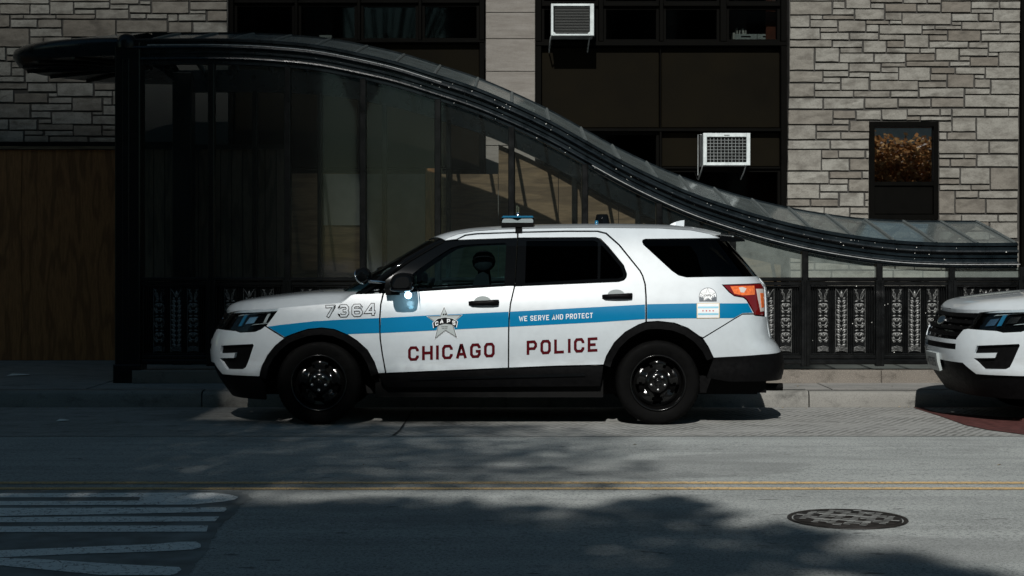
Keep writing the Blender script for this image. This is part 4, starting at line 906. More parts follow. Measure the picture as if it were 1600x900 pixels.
flip_orient(cutmesh(sym(slot), 'nose', g=.06, off=-.026, thick=0), 'nose').build('lower_slot', M['plastic'], bumper, False)
# grille
gh = [(0, gz_top - .004), (gr_out[0][0], gz_top - .006), gr_out[1], gr_out[2], gr_out[3], (0, gz_bot)]
grille = flip_orient(cutmesh(shrink(sym(gh), .003), 'nose', g=.06, off=-.03, thick=.02), 'nose').build('grille', M['gloss_black'], CAR, False)
for k in range(4):
    z = gz_bot + (gz_top - gz_bot) * (.2 + .22 * k); um = interp([(gz_bot, gr_out[3][0] - .01), (gr_out[1][1], gr_out[1][0] - .02), (gz_top, gr_out[0][0] - .02)], z)
    flip_orient(cutmesh([(-um, z - .016), (um, z - .016), (um, z + .016), (-um, z + .016)], 'nose', g=.08, off=-.008, thick=.02), 'nose').build('grille_bar', M['plastic'], grille, False)
el = [(math.cos(2 * math.pi * k / 28) * .092, .885 + math.sin(2 * math.pi * k / 28) * .042) for k in range(28)]
em = flip_orient(cutmesh(el, 'nose', g=.04, off=.006, thick=.014), 'nose').build('oval_badge', M['chrome'], grille, False)
flip_orient(cutmesh([(u * .87, .885 + (v - .885) * .76) for u, v in el], 'nose', g=.04, off=.008, thick=.003), 'nose').build('badge_field', M['navy'], grille, False)
# headlamps
hu = nz([(436, 481.6)], 0)[0]; hl = [(gr_out[0][0] + .012, gz_top - .005)] + nz([(1560, 484.5)]) + [hu] + nz([(414.6, 509)], 0) + [(u, v + .004) for u, v in bump_edge] + [(hl_in[0] + .012, hl_in[1] + .004)]
for s_ in (1, -1):
    q = [(s_ * u, v) for u, v in hl]; q = q if s_ > 0 else q[::-1]
    hb_ = flip_orient(cutmesh(shrink(q, .002), 'nose', g=.05, off=-.06, thick=0), 'nose').build('headlight', M['gloss_black'], CAR, False)
    flip_orient(cutmesh(shrink(q, .003), 'nose', g=.05, off=-.004, thick=.05), 'nose').build('lamp_cover', M['lamp_glass'], hb_, False)
    for (a, b, zz0, zz1, mt) in ((.22, .36, .12, .62, 'chrome'), (.52, .66, .15, .62, 'chrome'), (.40, .46, .05, .95, 'lamp_blue'), (.80, .84, .1, .95, 'silver'), (.3, .95, .86, .95, 'silver'), (.62, .93, .02, .08, 'silver')):
        u0, u1 = hl_in[0], hl[1 + 1][0]; zz = lambda t, f_: (hl_in[1] + .012) + (.955 - hl_in[1]) * f_ + .055 * t
        p4 = [(u0 + (u1 - u0) * a, zz(a, zz0)), (u0 + (u1 - u0) * b, zz(b, zz0)), (u0 + (u1 - u0) * (b + .05), zz(b, zz1)), (u0 + (u1 - u0) * (a + .05), zz(a, zz1))]
        p4 = [(s_ * u, v) for u, v in p4]; p4 = p4 if s_ > 0 else p4[::-1]
        flip_orient(cutmesh(p4, 'nose', g=.04, off=-.04, thick=.01), 'nose').build('reflector', M[mt], hb_, False)
# lower valance
zl = .21; low = [(0, low_in[2][1] - .002), (low_in[2][0], low_in[2][1] - .002), low_in[1], low_in[0]] + [(arch_f[-1][0] - .004, zb - .003), (arch_f[-1][0] + .01, .34), (arch_f[-1][0] - .02, zl), (0, zl)]
flip_orient(cutmesh(sym(low), 'nose', g=.06, off=-.02, thick=.02), 'nose').build('front_valance', M['plastic'], CAR, False)
# licence plate, hung on the front bumper left of the middle (seen on the parked car)
# ---- hood
def zc_tab(x): return smoothtab([(-2.64, .965), (-2.615, 1.0), (-2.57, 1.038), (-2.485, 1.074), (-2.33, 1.104), (-2.09, 1.134), (-1.85, 1.158), (-1.69, 1.168), (-1.55, 1.17)], x)
hs = [ray(x, y) for x, y in [(437, 480.2), (460, 478.3), (490, 475.5), (515, 473.6), (533.3, 472.2), (541, 466.8), (548.5, 460.6), (556, 458.6)]]
# side rail continues round the nose along the lamp top edge
rim = [nose_to(u, gz_top + (hu[1] - gz_top) * (u / hu[0]) ** 2 + .004) for u in [hu[0] * k / 10 for k in range(0, 10)]] + hs
fr = [p for p in rim]
rows = []; nv = 16
VP = [(0, 1.0), (.3, .985), (.55, .93), (.7, .86), (.8, .74), (.86, .56), (.93, .28), (1.0, 0)]
def hood_z(x, y, ze, ye): return ze + max(0, zc_tab(x) - ze) * smoothtab(VP, min(1, abs(y) / ye))
side_rail = [p for p in fr if True]
# grid in t along the rail from nose centre to cowl: each rail point joins straight across
hx = [p.x for p in fr]
def rail_at(x):
    for a, b in zip(fr, fr[1:]):
        if a.x <= x <= b.x: t = 0 if b.x == a.x else (x - a.x) / (b.x - a.x); return a.lerp(b, t)
    return fr[0] if x < fr[0].x else fr[-1]
xs = [fr[0].x + .0005 + (fr[-1].x - fr[0].x - .001) * (k / 40) ** 1.5 for k in range(41)]
for x in xs:
    p = rail_at(x); ye = abs(p.y); r_ = []
    for j in range(-nv, nv + 1):
        v = j / nv; v = math.copysign(1 - (1 - abs(v)) ** 1.35, v); y = v * ye; d = x - fr[0].x
        z = hood_z(x, y, p.z, max(ye, .02)) if ye > .03 else p.z
        r_.append((x, y, z))
    rows.append(r_)
hm = MB(); hm.grid(rows); lipz = [(p[0], p[1], p[2] - .03) for p in [r[0] for r in rows[::-1]] + [r[-1] for r in rows]]; top_ = [r[0] for r in rows[::-1]] + [r[-1] for r in rows]
hm.grid([top_, lipz], False); hm.build('hood', M['white'], CAR)
# ---- windscreen, pillars, roof
ap = [ray(x, y) for x, y in [(601, 440), (606, 430), (640, 405.6), (680, 382.6), (694, 375.8)]]
wb = Vector((-1.34, -.9, 1.145)); wt = ap[-1]
wsl = [wb] + [Vector((p.x, p.y + .02, p.z)) for p in ap[1:]]
rows = []
for k in range(13):
    t = k / 12; i = min(int(t * (len(wsl) - 1)), len(wsl) - 2); f_ = t * (len(wsl) - 1) - i; s0 = wsl[i].lerp(wsl[i + 1], f_)
    xc = -1.60 + (.81) * ((s0.z - 1.145) / (wt.z - 1.145)); zc = s0.z + .004
    rows.append([(xc + (s0.x - xc) * abs(v) ** 2.2, v * abs(s0.y), zc + (s0.z - zc) * v * v) for v in [j / 10 for j in range(-10, 11)]])
wm = MB(); wm.grid(rows); wm.build('windscreen', M['car_glass'], CAR)
for s_ in (-1, 1):
    pl_ = MB(); pl_.tube([(p.x - .012, s_ * (abs(p.y) - .012), p.z - .004) for p in [Vector((-1.30, -.905, 1.16))] + [Vector(p) for p in ap[1:]]], [.03, .032, .03, .028, .024], 8); pl_.build('windscreen_pillar', M['gloss_black'], CAR)
cw = MB(); cw.grid([[(-1.66 + .36 * abs(v) ** 2.2, v * .9, 1.135) for v in [j / 8 for j in range(-8, 9)]], [(-1.50 + .2 * abs(v) ** 2.2, v * .9, 1.128) for v in [j / 8 for j in range(-8, 9)]]]); cw.build('cowl_panel', M['plastic'], CAR)
for y0 in (-.55, .1):
    wp = MB(); wp.tube([(-1.56 + .1 * abs(y0), y0, 1.16), (-1.42, y0 + .3, 1.235), (-1.36, y0 + .62, 1.255)], .009, 5); wp.build('wiper', M['plastic'], CAR)
re_ = [ray(x, y) for x, y in ROOFE]
def redge(x):
    for a, b in zip(re_, re_[1:]):
        if x <= b.x: t = max(0, (x - a.x) / (b.x - a.x)); return a.lerp(b, t)
    return re_[-1]
def zroof(x): return smoothtab([(-.80, 1.618), (-.62, 1.69), (-.418, 1.733), (-.18, 1.754), (.24, 1.772), (.836, 1.781), (1.2, 1.776), (1.49, 1.766), (1.67, 1.748), (1.91, 1.70), (1.98, 1.67)], x)
rows = []; x0e, x1e = re_[0].x, re_[-1].x
for k in range(41):
    t = k / 40; xe_ = x0e + (x1e - x0e) * t; e = redge(xe_); r_ = []
    for j in range(-12, 13):
        v = j / 12; v = math.copysign(1 - (1 - abs(v)) ** 1.6, v)
        x = xe_ - .175 * (1 - t) ** 3 * (1 - abs(v) ** 2.2) + .07 * t ** 4 * (1 - v * v)
        r_.append((x, v * (abs(e.y) - .0), e.z + max(0, zroof(x) - e.z) * (1 - abs(v) ** 3.0)))
    rows.append(r_)
rm = MB(); rm.grid(rows); rm.build('roof', M['white'], CAR)
hl_ = MB(); hl_.grid([[(p[0] + (0.03 if i == 0 else -.03 if i == 40 else 0), p[1] * .95, p[2] - .035) for p in r] for i, r in enumerate(rows)]); hl_.build('headliner', M['seat'], CAR)
# roof spoiler, rear glass, tailgate
sp = MB(); nsp = 12
ed = [(1.86, 1.70), (2.02, 1.685), (2.12, 1.662), (2.13, 1.645), (2.0, 1.64), (1.88, 1.655)]
sp.grid([[(x - .05 * (v * v), v * .66, z - .035 * v * v) for x, z in ed + ed[:1]] for v in [j / nsp for j in range(-nsp, nsp + 1)]])
for v in (-1, 1): sp.add([(x - .05, v * .66, z - .035) for x, z in ed], [tuple(range(len(ed)))])
sp.build('roof_spoiler', M['gloss_black'], CAR)
def tg(z0, z1, um, name, mat, off=0.0): return flip_orient(cutmesh([(-um[0], z0), (um[0], z0), (um[1], z1), (-um[1], z1)], 'tail', g=.09, off=off, thick=.015), 'tail').build(name, mat, CAR, False)
tt = tail_from(ray(1183, 432)); tq = tail_from(ray(1126, 373)); tu = [tail_from(ray(x, y)) for x, y in ((1192.4, 493), (1194, 452), (1194.8, 441))]
tg(1.285, 1.625, (tt[0] - .06, .72), 'rear_glass', M['car_privacy'], -.004)
hh = [(0, 1.28), (tt[0] - .055, 1.28), (tu[1][0] - .05, 1.2), (tu[0][0] - .1, .93), (tu[0][0] - .12, .745), (0, .745)]
flip_orient(cutmesh(sym(hh), 'tail', g=.08, thick=.015), 'tail').build('tailgate', M['white'], CAR, False)
tg(.98, 1.03, (.45, .45), 'tailgate_trim', M['chrome'], .012)
# rear bumper
def tz(pts): return [tail_from(ray(x, y)) for x, y in pts]
rb = tz([(1193, 494.6), (1180, 493.2), (1177, 491.2), (1160, 491.4), (1147, 498.9), (1098.4, 529), (1107, 542), (1115, 559)]) ; zrb = rb[-1][1]; zr2 = tz([(1190, 554.2)])[0][1]
rbh = [(0, .74), (rb[0][0] - .12, .74), (rb[0][0] - .09, rb[0][1] - .002)] + rb + [(tz([(1190, 554.2)])[0][0], zr2), (0, zr2 + .01)]
flip_orient(cutmesh(shrink(sym(rbh), .002), 'tail', g=.05, thick=.02), 'tail').build('rear_bumper', M['white'], CAR, False)
vu = rb[-1][0]; vh = [(0, zr2 + .006), (tz([(1190, 554.8)])[0][0], zr2 - .004), (vu, zrb - .004), (vu + .05, .42), (vu - .12, .385), (0, .37)]
flip_orient(cutmesh(sym(vh), 'tail', g=.06, off=.006, thick=.03), 'tail').build('rear_valance', M['plastic'], CAR, False)
# tail lamps
tlp = pxpoly(TAIL, 'tail')
for s_ in (1, -1):
    def tb(name, pts, mat, off, parent, th=.02, dom='tail'):
        q = [(s_ * u, v) for u, v in pts]; q = q if s_ > 0 else q[::-1]; return flip_orient(cutmesh(q, 'tail', g=.03, off=off, thick=th), 'tail').build(name, mat, parent, False)
    tl = tb('tail_light', shrink(tlp, .002), M['tail_red'], .002, CAR)
    tb('orange_reflector', tz([(1141, 447.6), (1178, 446.6), (1179, 460.5), (1160, 461.8), (1147, 459)]), M['tail_amber'], .0045, tl, .003)
    tb('pale_lens', tz([(1154, 449.5), (1160, 448.8), (1166, 451), (1162, 457.5), (1157, 457)]), M['tail_clear'], .0065, tl, .003)
    tb('pale_lens', tz([(1181, 451.5), (1192.4, 451.5), (1193.4, 486), (1188, 487), (1184, 468)]), M['tail_clear'], .0045, tl, .003)
    tb('orange_reflector', tz([(1187, 458), (1192, 458), (1193, 480), (1189, 481)]), M['tail_amber'], .0065, tl, .003)
# ---- wheel arches (black lip rings), wheel wells, sills, floor
WX, WZ, WRAD = (-1.690, 1.2775), .371, .371
def ring(cx, r0, r1, a0, a1, n=36): return [(cx + r1 * math.cos(R(a0 + (a1 - a0) * k / n)), WZ + r1 * math.sin(R(a0 + (a1 - a0) * k / n))) for k in range(n + 1)] + [(cx + r0 * math.cos(R(a1 + (a0 - a1) * k / n)), WZ + r0 * math.sin(R(a1 + (a0 - a1) * k / n))) for k in range(n + 1)]
def arch_outer(pts): return [side_from(ray(x, y)) for x, y in pts]
AF = arch_outer([(405.8, 588.4), (410.2, 570), (418.2, 555), (430.3, 540.4), (444.3, 528.6), (455, 523.8), (466, 519.8), (480, 515.2), (503, 513), (522.5, 515.4), (542.6, 523.4), (557.5, 533), (573.3, 547.2), (584.3, 566.3), (590.3, 584)])
AR = arch_outer([(943.9, 570.4), (948.1, 556.7), (960.5, 535.6), (977.1, 519.6), (997.9, 508), (1009.5, 503.9), (1028, 502.9), (1053.4, 505.7), (1074.3, 513.6), (1092.6, 526.5), (1106.4, 542.4), (1114.4, 559.4)])
for outer, cx in ((AF, WX[0]), (AR, WX[1])):
    inner = [(cx + (u - cx) * .885, WZ + (v - WZ) * .885) for u, v in outer]; inner[0] = (inner[0][0], outer[0][1] - .02); inner[-1] = (inner[-1][0], outer[-1][1] - .02)
    panel('wheel_arch_lip', M['plastic'], outer + inner[::-1], g=.04, off=.009, thick=.04, gap=.001)
    for s_ in (-1, 1):
        w_ = MB(); nn = 20; inn = [(cx + (u - cx) * .9, WZ + (v - WZ) * .9) for u, v in outer]
        w_.grid([[(u, s_ * .93, v) for u, v in inn], [(u, s_ * .60, v) for u, v in inn]]); w_.add([(u, s_ * .6, v) for u, v in inn] + [(inn[-1][0], s_ * .6, .25), (inn[0][0], s_ * .6, .25)], [tuple(range(len(inn) + 2))]); w_.build('wheel_well', M['dark'], CAR)
sill = pxpoly([(602.4, 584.2), (700, 580), (794.5, 576), (870, 572.8), (943.2, 571), (941, 590), (938, 604), (605, 606), (594, 596), (591.4, 584.6)])
panel('sill', M['plastic'], sill, g=.06, off=.002, thick=.05)
panel('sill_strip', M['gloss_black'], pxpoly([(640, 589.5), (915, 582.5), (915, 588), (640, 594.5)]), g=.06, off=.012, thick=.01)
fl = MB(); fl.box(-2.45, -.58, .24, 2.2, .58, .42); fl.box(-1.2, -.9, .24, .80, .9, .40); fl.build('floor_pan', M['dark'], CAR)
ex = MB(); ex.tube([(1.7, -.55, .33), (2.1, -.62, .31), (2.42, -.62, .31)], .035, 10); ex.build('exhaust_pipe', M['rubber'], CAR)
ml = MB(); ml.box(1.62, -.78, .27, 2.25, .78, .42); ml.build('rear_undertray', M['plastic'], CAR)
bk_ = MB(); bk_.box(-1.55, -.6, .40, -1.48, .6, 1.12); bk_.build('bulkhead', M['dark'], CAR)
en = MB(); en.box(-2.5, -.58, .40, -1.56, .58, .92); en.build('engine_block', M['dark'], CAR)
# inner skins so that panel gaps are dark
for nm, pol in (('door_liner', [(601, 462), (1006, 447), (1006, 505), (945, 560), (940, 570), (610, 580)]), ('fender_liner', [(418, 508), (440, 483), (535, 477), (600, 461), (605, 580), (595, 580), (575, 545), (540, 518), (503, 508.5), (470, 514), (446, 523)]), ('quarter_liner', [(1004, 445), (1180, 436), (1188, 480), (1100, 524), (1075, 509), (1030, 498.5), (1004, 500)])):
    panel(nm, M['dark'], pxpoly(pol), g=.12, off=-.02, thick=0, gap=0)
# ---- wheels
for cx in WX:
    for s_ in (-1, 1):
        yo = s_ * .952; sg = s_
        T = MB(); T.lathe([(.236, yo - sg * .21), (.30, yo - sg * .225), (.345, yo - sg * .215), (.3675, yo - sg * .185), (.371, yo - sg * .11), (.3675, yo - sg * .035), (.35, yo - sg * .008), (.33, yo + 0), (.30, yo - sg * .002), (.27, yo - sg * .006), (.248, yo - sg * .015), (.236, yo - sg * .02)], 'y', (cx, 0, WZ), 56); wh = T.build('wheel', M['rubber'], CAR)
        tr = MB()
        for k in range(56):
            a = 2 * math.pi * k / 56
            for (ya, yb) in ((.05, .1), (.125, .175)):
                c, s2 = math.cos(a), math.sin(a); t2 = .012
                tr.add([(cx + c * .3725 - s2 * t2, yo - sg * ya, WZ + s2 * .3725 + c * t2), (cx + c * .3725 + s2 * t2, yo - sg * ya, WZ + s2 * .3725 - c * t2), (cx + c * .3725 + s2 * t2, yo - sg * yb, WZ + s2 * .3725 - c * t2), (cx + c * .3725 - s2 * t2, yo - sg * yb, WZ + s2 * .3725 + c * t2)], [(0, 1, 2, 3)])
        tag(tr.build('tread_block', M['rubber'], wh), kind='stuff')
        rim_ = MB(); rim_.lathe([(.246, yo - sg * .02), (.248, yo - sg * .004), (.241, yo + sg * .002), (.233, yo - sg * .008), (.226, yo - sg * .03), (.218, yo - sg * .07), (.214, yo - sg * .11)], 'y', (cx, 0, WZ), 56)
        # five-window steel disc
        dz = [(.214, -.085), (.205, -.06), (.19, -.045)]; n = 60; rows = []
        prof_ = [(.215, -.09), (.195, -.055), (.165, -.048), (.135, -.05), (.115, -.058), (.10, -.052), (.085, -.03), (.06, -.022), (.03, -.022), (.001, -.022)]
        ph = .3 if s_ < 0 else 1.1
        vs = [[(r_, k, d) for k in range(n)] for r_, d in prof_]
        for r_, d in prof_:
            rows.append([])
            for k in range(n + 1):
                a = 2 * math.pi * k / n + ph; spk = .5 + .5 * math.cos(5 * (a - ph)); dd = d - (.024 * (1 - spk) if .11 < r_ < .2 else 0)
                rows[-1].append((cx + r_ * math.cos(a), yo + sg * dd, WZ + r_ * math.sin(a)))
        m0 = len(rows[0]); vsf = [p for r_ in rows for p in r_]; fs = []
        for i in range(len(rows) - 1):
            for k in range(n):
                seg_ = (k % 12); hole = i in (1, 2, 3) and 3 <= seg_ <= 8
                if i == 1 and seg_ in (3, 8): hole = False
                if i == 3 and seg_ in (3, 8): hole = False
                if not hole: fs.append((i * m0 + k, i * m0 + k + 1, (i + 1) * m0 + k + 1, (i + 1) * m0 + k))
        rim_.add(vsf, fs, True); rim_.build('rim', M['steel_black'], wh)
        br = MB(); br.lathe([(.001, yo - sg * .10), (.17, yo - sg * .10), (.17, yo - sg * .125)], 'y', (cx, 0, WZ), 30); br.build('brake_disc', M['rubber'], wh)
        for k in range(5):
            a = 2 * math.pi * k / 5 + ph + .63; nb = MB(); nb.lathe([(.0135, yo - sg * .028), (.0125, yo - sg * .006), (.008, yo - sg * .001), (.001, yo)], 'y', (cx + .062 * math.cos(a), 0, WZ + .062 * math.sin(a)), 8); nb.build('wheel_nut', M['lug'], wh)
        hc = MB(); hc.lathe([(.034, yo - sg * .024), (.032, yo + sg * .004), (.024, yo + sg * .01), (.001, yo + sg * .01)], 'y', (cx, 0, WZ), 20); hc.build('hub_cap', M['steel_black'], wh)
# ---- mirrors, handles, spotlights, lightbar, aerials
def pw(px, py, y): # pixel at a given car-local y
    Y = YC + y; return Vector((PX(px, Y), y, PZ(py, Y)))
for s_ in (-1, 1):
    mb_ = MB(); yl_ = 1.0; a = pw(604, 457, -1.12); b = pw(652, 425, -1.12)
    cs = []
    for (yy, k) in ((.93, .55), (1.0, .8), (1.06, 1), (1.16, 1.0), (1.21, .9), (1.235, .6)):
        cxm, czm = (a.x + b.x) / 2 + .005, (a.z + b.z) / 2 + (-.01 if yy < 1 else 0); hw_, hh_ = .105 * k, .083 * k; ringp = []
        for q in range(16):
            t = 2 * math.pi * q / 16; c, s2 = math.cos(t), math.sin(t); ex_ = lambda v: math.copysign(abs(v) ** .6, v); ringp.append((cxm + hw_ * ex_(c) + (.03 * s2 if c < 0 else 0), s_ * yy, czm + hh_ * ex_(s2)))
        cs.append(ringp + ringp[:1])
    mb_.grid(cs); mb_.add(cs[-1][:-1], [tuple(range(16))]); mr = mb_.build('wing_mirror', M['gloss_black'], CAR)
    ar_ = MB(); ar_.box(-1.10, s_ * .90, 1.14, -.98, s_ * 1.02, 1.19); ar_.build('mirror_arm', M['plastic'], mr)
    gl_ = MB(); x = b.x + .012; gl_.add([(x - .02, s_ * 1.0, a.z + .03), (x - .02, s_ * 1.2, a.z + .03), (x - .025, s_ * 1.2, b.z - .03), (x - .025, s_ * 1.0, b.z - .03)], [(0, 1, 2, 3)]); gl_.build('mirror_glass', M['chrome'], mr)
def handle(pts_c, ang, parents):
    for s_, par in zip((-1, 1), parents):
        c = ray(*pts_c); y0 = abs(c.y)
        h_ = MB(); L2 = .133
        prof_ = [(-L2, .012, .017), (-L2 * .8, .036, .021), (-L2 * .3, .045, .022), (L2 * .3, .046, .023), (L2 * .62, .042, .026), (L2 * .95, .036, .026), (L2, .014, .02)]
        rr_ = []
        for (u, d, hh_) in prof_: rr_.append([(c.x + u, s_ * (y0 + d * k1), c.z + u * ang + hh_ * k2) for k1, k2 in ((.3, -1), (.85, -.9), (1, -.4), (1, .4), (.85, .9), (.3, 1), (.3, -1))])
        h_.grid(rr_); h_.build('door_handle', M['plastic'], par)
        cp = MB(); n = 20; cp.add([(c.x + .075 * math.cos(2 * math.pi * k / n) - .01, s_ * (y0 + .0025), c.z + .012 + .048 * math.sin(2 * math.pi * k / n)) for k in range(n)], [tuple(range(n))]); cp.build('handle_cup', M['silver'], par)
        if par is fd: lk = MB(); lk.lathe([(.007, -.001), (.007, .003), (.001, .004)], 'y', (c.x + .105, -(y0 + .039), c.z + .004), 10); lk.build('lock_barrel', M['lug'], par)
handle((756, 473.3), .03, (fd, fd2)); handle((964.5, 463), .03, (rd, rd2))
SPOT = []
for s_ in (-1, 1):
    sl = MB(); c = pw(566.5, 430.5, -.95) if s_ < 0 else None
    c = Vector((c.x, -.95, c.z)) if s_ < 0 else Vector((SPOT[0].x + .03, .95, SPOT[0].z)); SPOT.append(c); ang = R(215)
    prof_ = [(.002, .075), (.03, .072), (.055, .055), (.069, .02), (.073, -.012), (.069, -.03), (.062, -.032), (.002, -.02)]; vs = []; nn = 20; d = Vector((math.cos(R(28)), -.18 * -s_, -math.sin(R(-42)))).normalized(); d = Vector((-.66, .55, -.42)).normalized() * -1; a_ = d.cross(Vector((0, 1, 0))).normalized(); b_ = d.cross(a_)
    for r_, h_ in prof_:
        for k in range(nn): t = 2 * math.pi * k / nn; vs.append(c + d * h_ + a_ * r_ * math.cos(t) + b_ * r_ * math.sin(t))
    sl.add(vs, [(i * nn + k, i * nn + (k + 1) % nn, (i + 1) * nn + (k + 1) % nn, (i + 1) * nn + k) for i in range(len(prof_) - 1) for k in range(nn)], True); so = sl.build('spotlight', M['gloss_black'], CAR)
    rg_ = MB(); pts = [c - d * .02 + (a_ * math.cos(2 * math.pi * k / 24) + b_ * math.sin(2 * math.pi * k / 24)) * .07 for k in range(25)]; rg_.tube(pts, .007, 6, caps=False); rg_.build('chrome_ring', M['chrome'], so)
    hn = MB(); q = pw(600, 440, -.93); hn.tube([c + Vector((.05, 0, -.05)), c + Vector((.12, 0, -.055)), Vector((q.x, s_ * .9, q.z - .01))], .015, 8); hn.build('spotlight_arm', M['chrome'], so)
lb = empty('roof_lightbar', (0, 0, 0)); lb.parent = CAR
ba, bb = pw(783, 348, -.62), pw(834, 340, -.62); xm = (ba.x + bb.x) / 2
def lbp(name, mat, prof_, y0, y1, par=None):
    q = MB(); q.prism([(xm + x, z) for x, z in prof_], y0, y1); return q.build(name, mat, par or lb)
zb0 = PZ(355, YC - .62); zb1 = PZ(348.3, YC - .62); zl1 = PZ(340, YC - .62); zt1 = PZ(337.2, YC - .62)
lbp('base', M['plastic'], [(-.14, zb0 + .003), (.14, zb0), (.15, zb1), (-.15, zb1)], -.62, .62)
for k in range(8):
    y0 = -.62 + 1.24 * k / 8; lbp('lens', M['lamp_glass'], [(-.148, zb1 + .001), (.148, zb1 + .001), (.152, zb1 + .03), (.142, zl1), (-.13, zl1), (-.15, zb1 + .022)], y0 + .004, y0 + 1.24 / 8 - .004)
    lbp('reflector', M['bright'], [(-.138, zb1 + .003), (.14, zb1 + .003), (.142, zb1 + .022), (.13, zl1 - .005), (.04, zl1 - .008), (.0, zb1 + .02), (-.05, zl1 - .008), (-.12, zl1 - .006), (-.138, zb1 + .02)], y0 + .012, y0 + 1.24 / 8 - .012)
lbp('cap', M['lamp_blue'], [(-.142, zl1 + .001), (.142, zl1 + .001), (.138, zt1), (-.128, zt1)], -.62, .62)
for s_ in (-1, 1):
    e0 = ray(810.5, 362); q = MB(); q.box(e0.x - .03, s_ * .70, e0.z - .01, e0.x + .03, s_ * .725, zb0); q.box(e0.x - .03, s_ * .5, zb0 - .012, e0.x + .03, s_ * .725, zb0 + .002); q.build('lightbar_foot', M['plastic'], CAR)
def aerial(px0, px1, py0, py1, y, name):
    c = pw((px0 + px1) / 2, py1, y); h_ = pw(px0, py0, y).z - c.z; return c, h_
c, h_ = aerial(807, 811, 321, 337, -.1, '')
q = MB(); z0 = zroof(c.x) - .01; q.lathe([(.026, 0), (.024, .03), (.012, .05), (.006, .06)], 'z', (c.x, -.1, z0 + .07), 12); q.tube([(c.x - .008, -.1, z0), (c.x - .008, -.1, c.z + h_ + .0)], .005, 6); q.tube([(c.x + .008, -.1, z0), (c.x + .008, -.1, c.z + h_ - .012)], .005, 6); q.build('twin_aerial', M['chrome'], CAR)
c = pw(941, 351, -.25); z0 = zroof(c.x) - .012
q = MB(); q.lathe([(.072, 0), (.066, .03), (.056, .085), (.046, .094), (.001, .095)], 'z', (c.x, -.25, z0), 20); pu = q.build('aerial_puck', M['gloss_black'], CAR)
q = MB(); q.lathe([(.018, 0), (.016, .03), (.001, .036)], 'z', (c.x - .055, -.30, z0 + .002), 10); q.build('blue_lens', M['lamp_blue'], pu)
f0, f1 = pw(1041, 354, -.02), pw(1070, 344, -.02); z0 = zroof(f0.x) - .02
q = MB(); L2 = f1.x - f0.x; hgt = f1.z - z0
pf = [(0, .0), (.25, .45), (.5, .75), (.75, .93), (.97, 1.0), (.93, .6), (.95, 0)]
q.add([(f0.x + L2 * a, -.02 - .006, z0 + hgt * b) for a, b in pf] + [(f0.x + L2 * a, -.02 + .006, z0 + hgt * b) for a, b in pf] + [(f0.x + L2 * a, -.02 - .035 * (1 - a * .5), z0) for a in (0, .5, .95)] + [(f0.x + L2 * a, -.02 + .035 * (1 - a * .5), z0) for a in (0, .5, .95)],
      [tuple(range(6, -1, -1)), tuple(range(7, 14))] + [(i, i + 1, i + 8, i + 7) for i in range(6)] + [(14, 15, 2, 1, 0), (15, 16, 6, 4, 2), (17, 7, 8, 9, 18), (18, 9, 11, 13, 19)])
q.build('shark_fin_aerial', M['white'], CAR)
# ---- interior
def seat(y, x, back):
    q = MB(); q.chbox(x, y - .25, .55, x + .5, y + .25, .78, .04); q.build('seat', M['seat'], CAR)
    q = MB(); v = [(x + .42, .7), (x + .56, .72), (x + .72, 1.22), (x + .71, 1.31), (x + .66, 1.34), (x + .60, 1.31), (x + .56, 1.2)]; q.prism(v, y - .24, y + .24); q.build('seat_back', M['seat'], CAR)
    q = MB(); q.tube([(x + .66, y + d_, 1.43) for d_ in (-.15, -.14, -.11, 0, .11, .14, .15)], [.03, .075, .098, .102, .098, .075, .03], 14); q.tube([(x + .66, y, 1.26), (x + .66, y, 1.4)], .05, 8); q.build('headrest', M['seat'], CAR)
seat(-.42, -.92, 0); seat(.42, -.92, 0)
q = MB(); q.prism([(.75, .6), (.95, .62), (1.15, 1.25), (1.02, 1.28)], -.62, .62); q.build('rear_seat', M['seat'], CAR)
q = MB(); q.prism([(-1.46, 1.08), (-1.15, 1.14), (-.95, 1.12), (-.9, .95), (-1.0, .6), (-1.45, .6)], -.8, .8); q.build('dashboard', M['plastic'], CAR)
q = MB(); q.tube([Vector((-.80 + .09 * math.sin(2 * math.pi * k / 24), -.42 + .19 * math.cos(2 * math.pi * k / 24), 1.10 + .165 * math.sin(2 * math.pi * k / 24))) for k in range(25)], .016, 8, caps=False); q.tube([(-.80, -.42, 1.10), (-1.0, -.42, 1.02)], .03, 8); q.build('steering_wheel', M['plastic'], CAR)
q = MB(); q.box(.18, -.68, .8, .2, .68, 1.5); q.build('partition', M['car_privacy'], CAR)
# ------------------------------------------------------------------ the second parked SUV: copies of the parts made so far
PLAIN = [o for o in CAR.children if o.name.split('.')[0] not in ('spotlight', 'roof_lightbar', 'twin_aerial', 'aerial_puck', 'lightbar_foot', 'partition')]
CAR2 = empty('parked_suv', (OFF2, YC, 0), 'plain white SUV parked behind at the right edge, only its nose in view', 'SUV')
def copy_tree(o, parent):
    c = o.copy(); COL.objects.link(c); c.parent = parent
    for ch in o.children: copy_tree(ch, c)
    return c
for o in PLAIN: copy_tree(o, CAR2)
pq = nz([(1448, 547.2), (1466.2, 550), (1466.2, 575.8), (1448, 573.2)])
pc = (0.0, sum(p[1] for p in pq) / 4); print('plate u', pq)
plate = flip_orient(cutmesh([(pc[0] - .155, pc[1] - .078), (pc[0] + .155, pc[1] - .078), (pc[0] + .155, pc[1] + .078), (pc[0] - .155, pc[1] + .078)], 'nose', g=.08, off=.028, thick=.03), 'nose').build('licence_plate', M['silver'], CAR2, False)
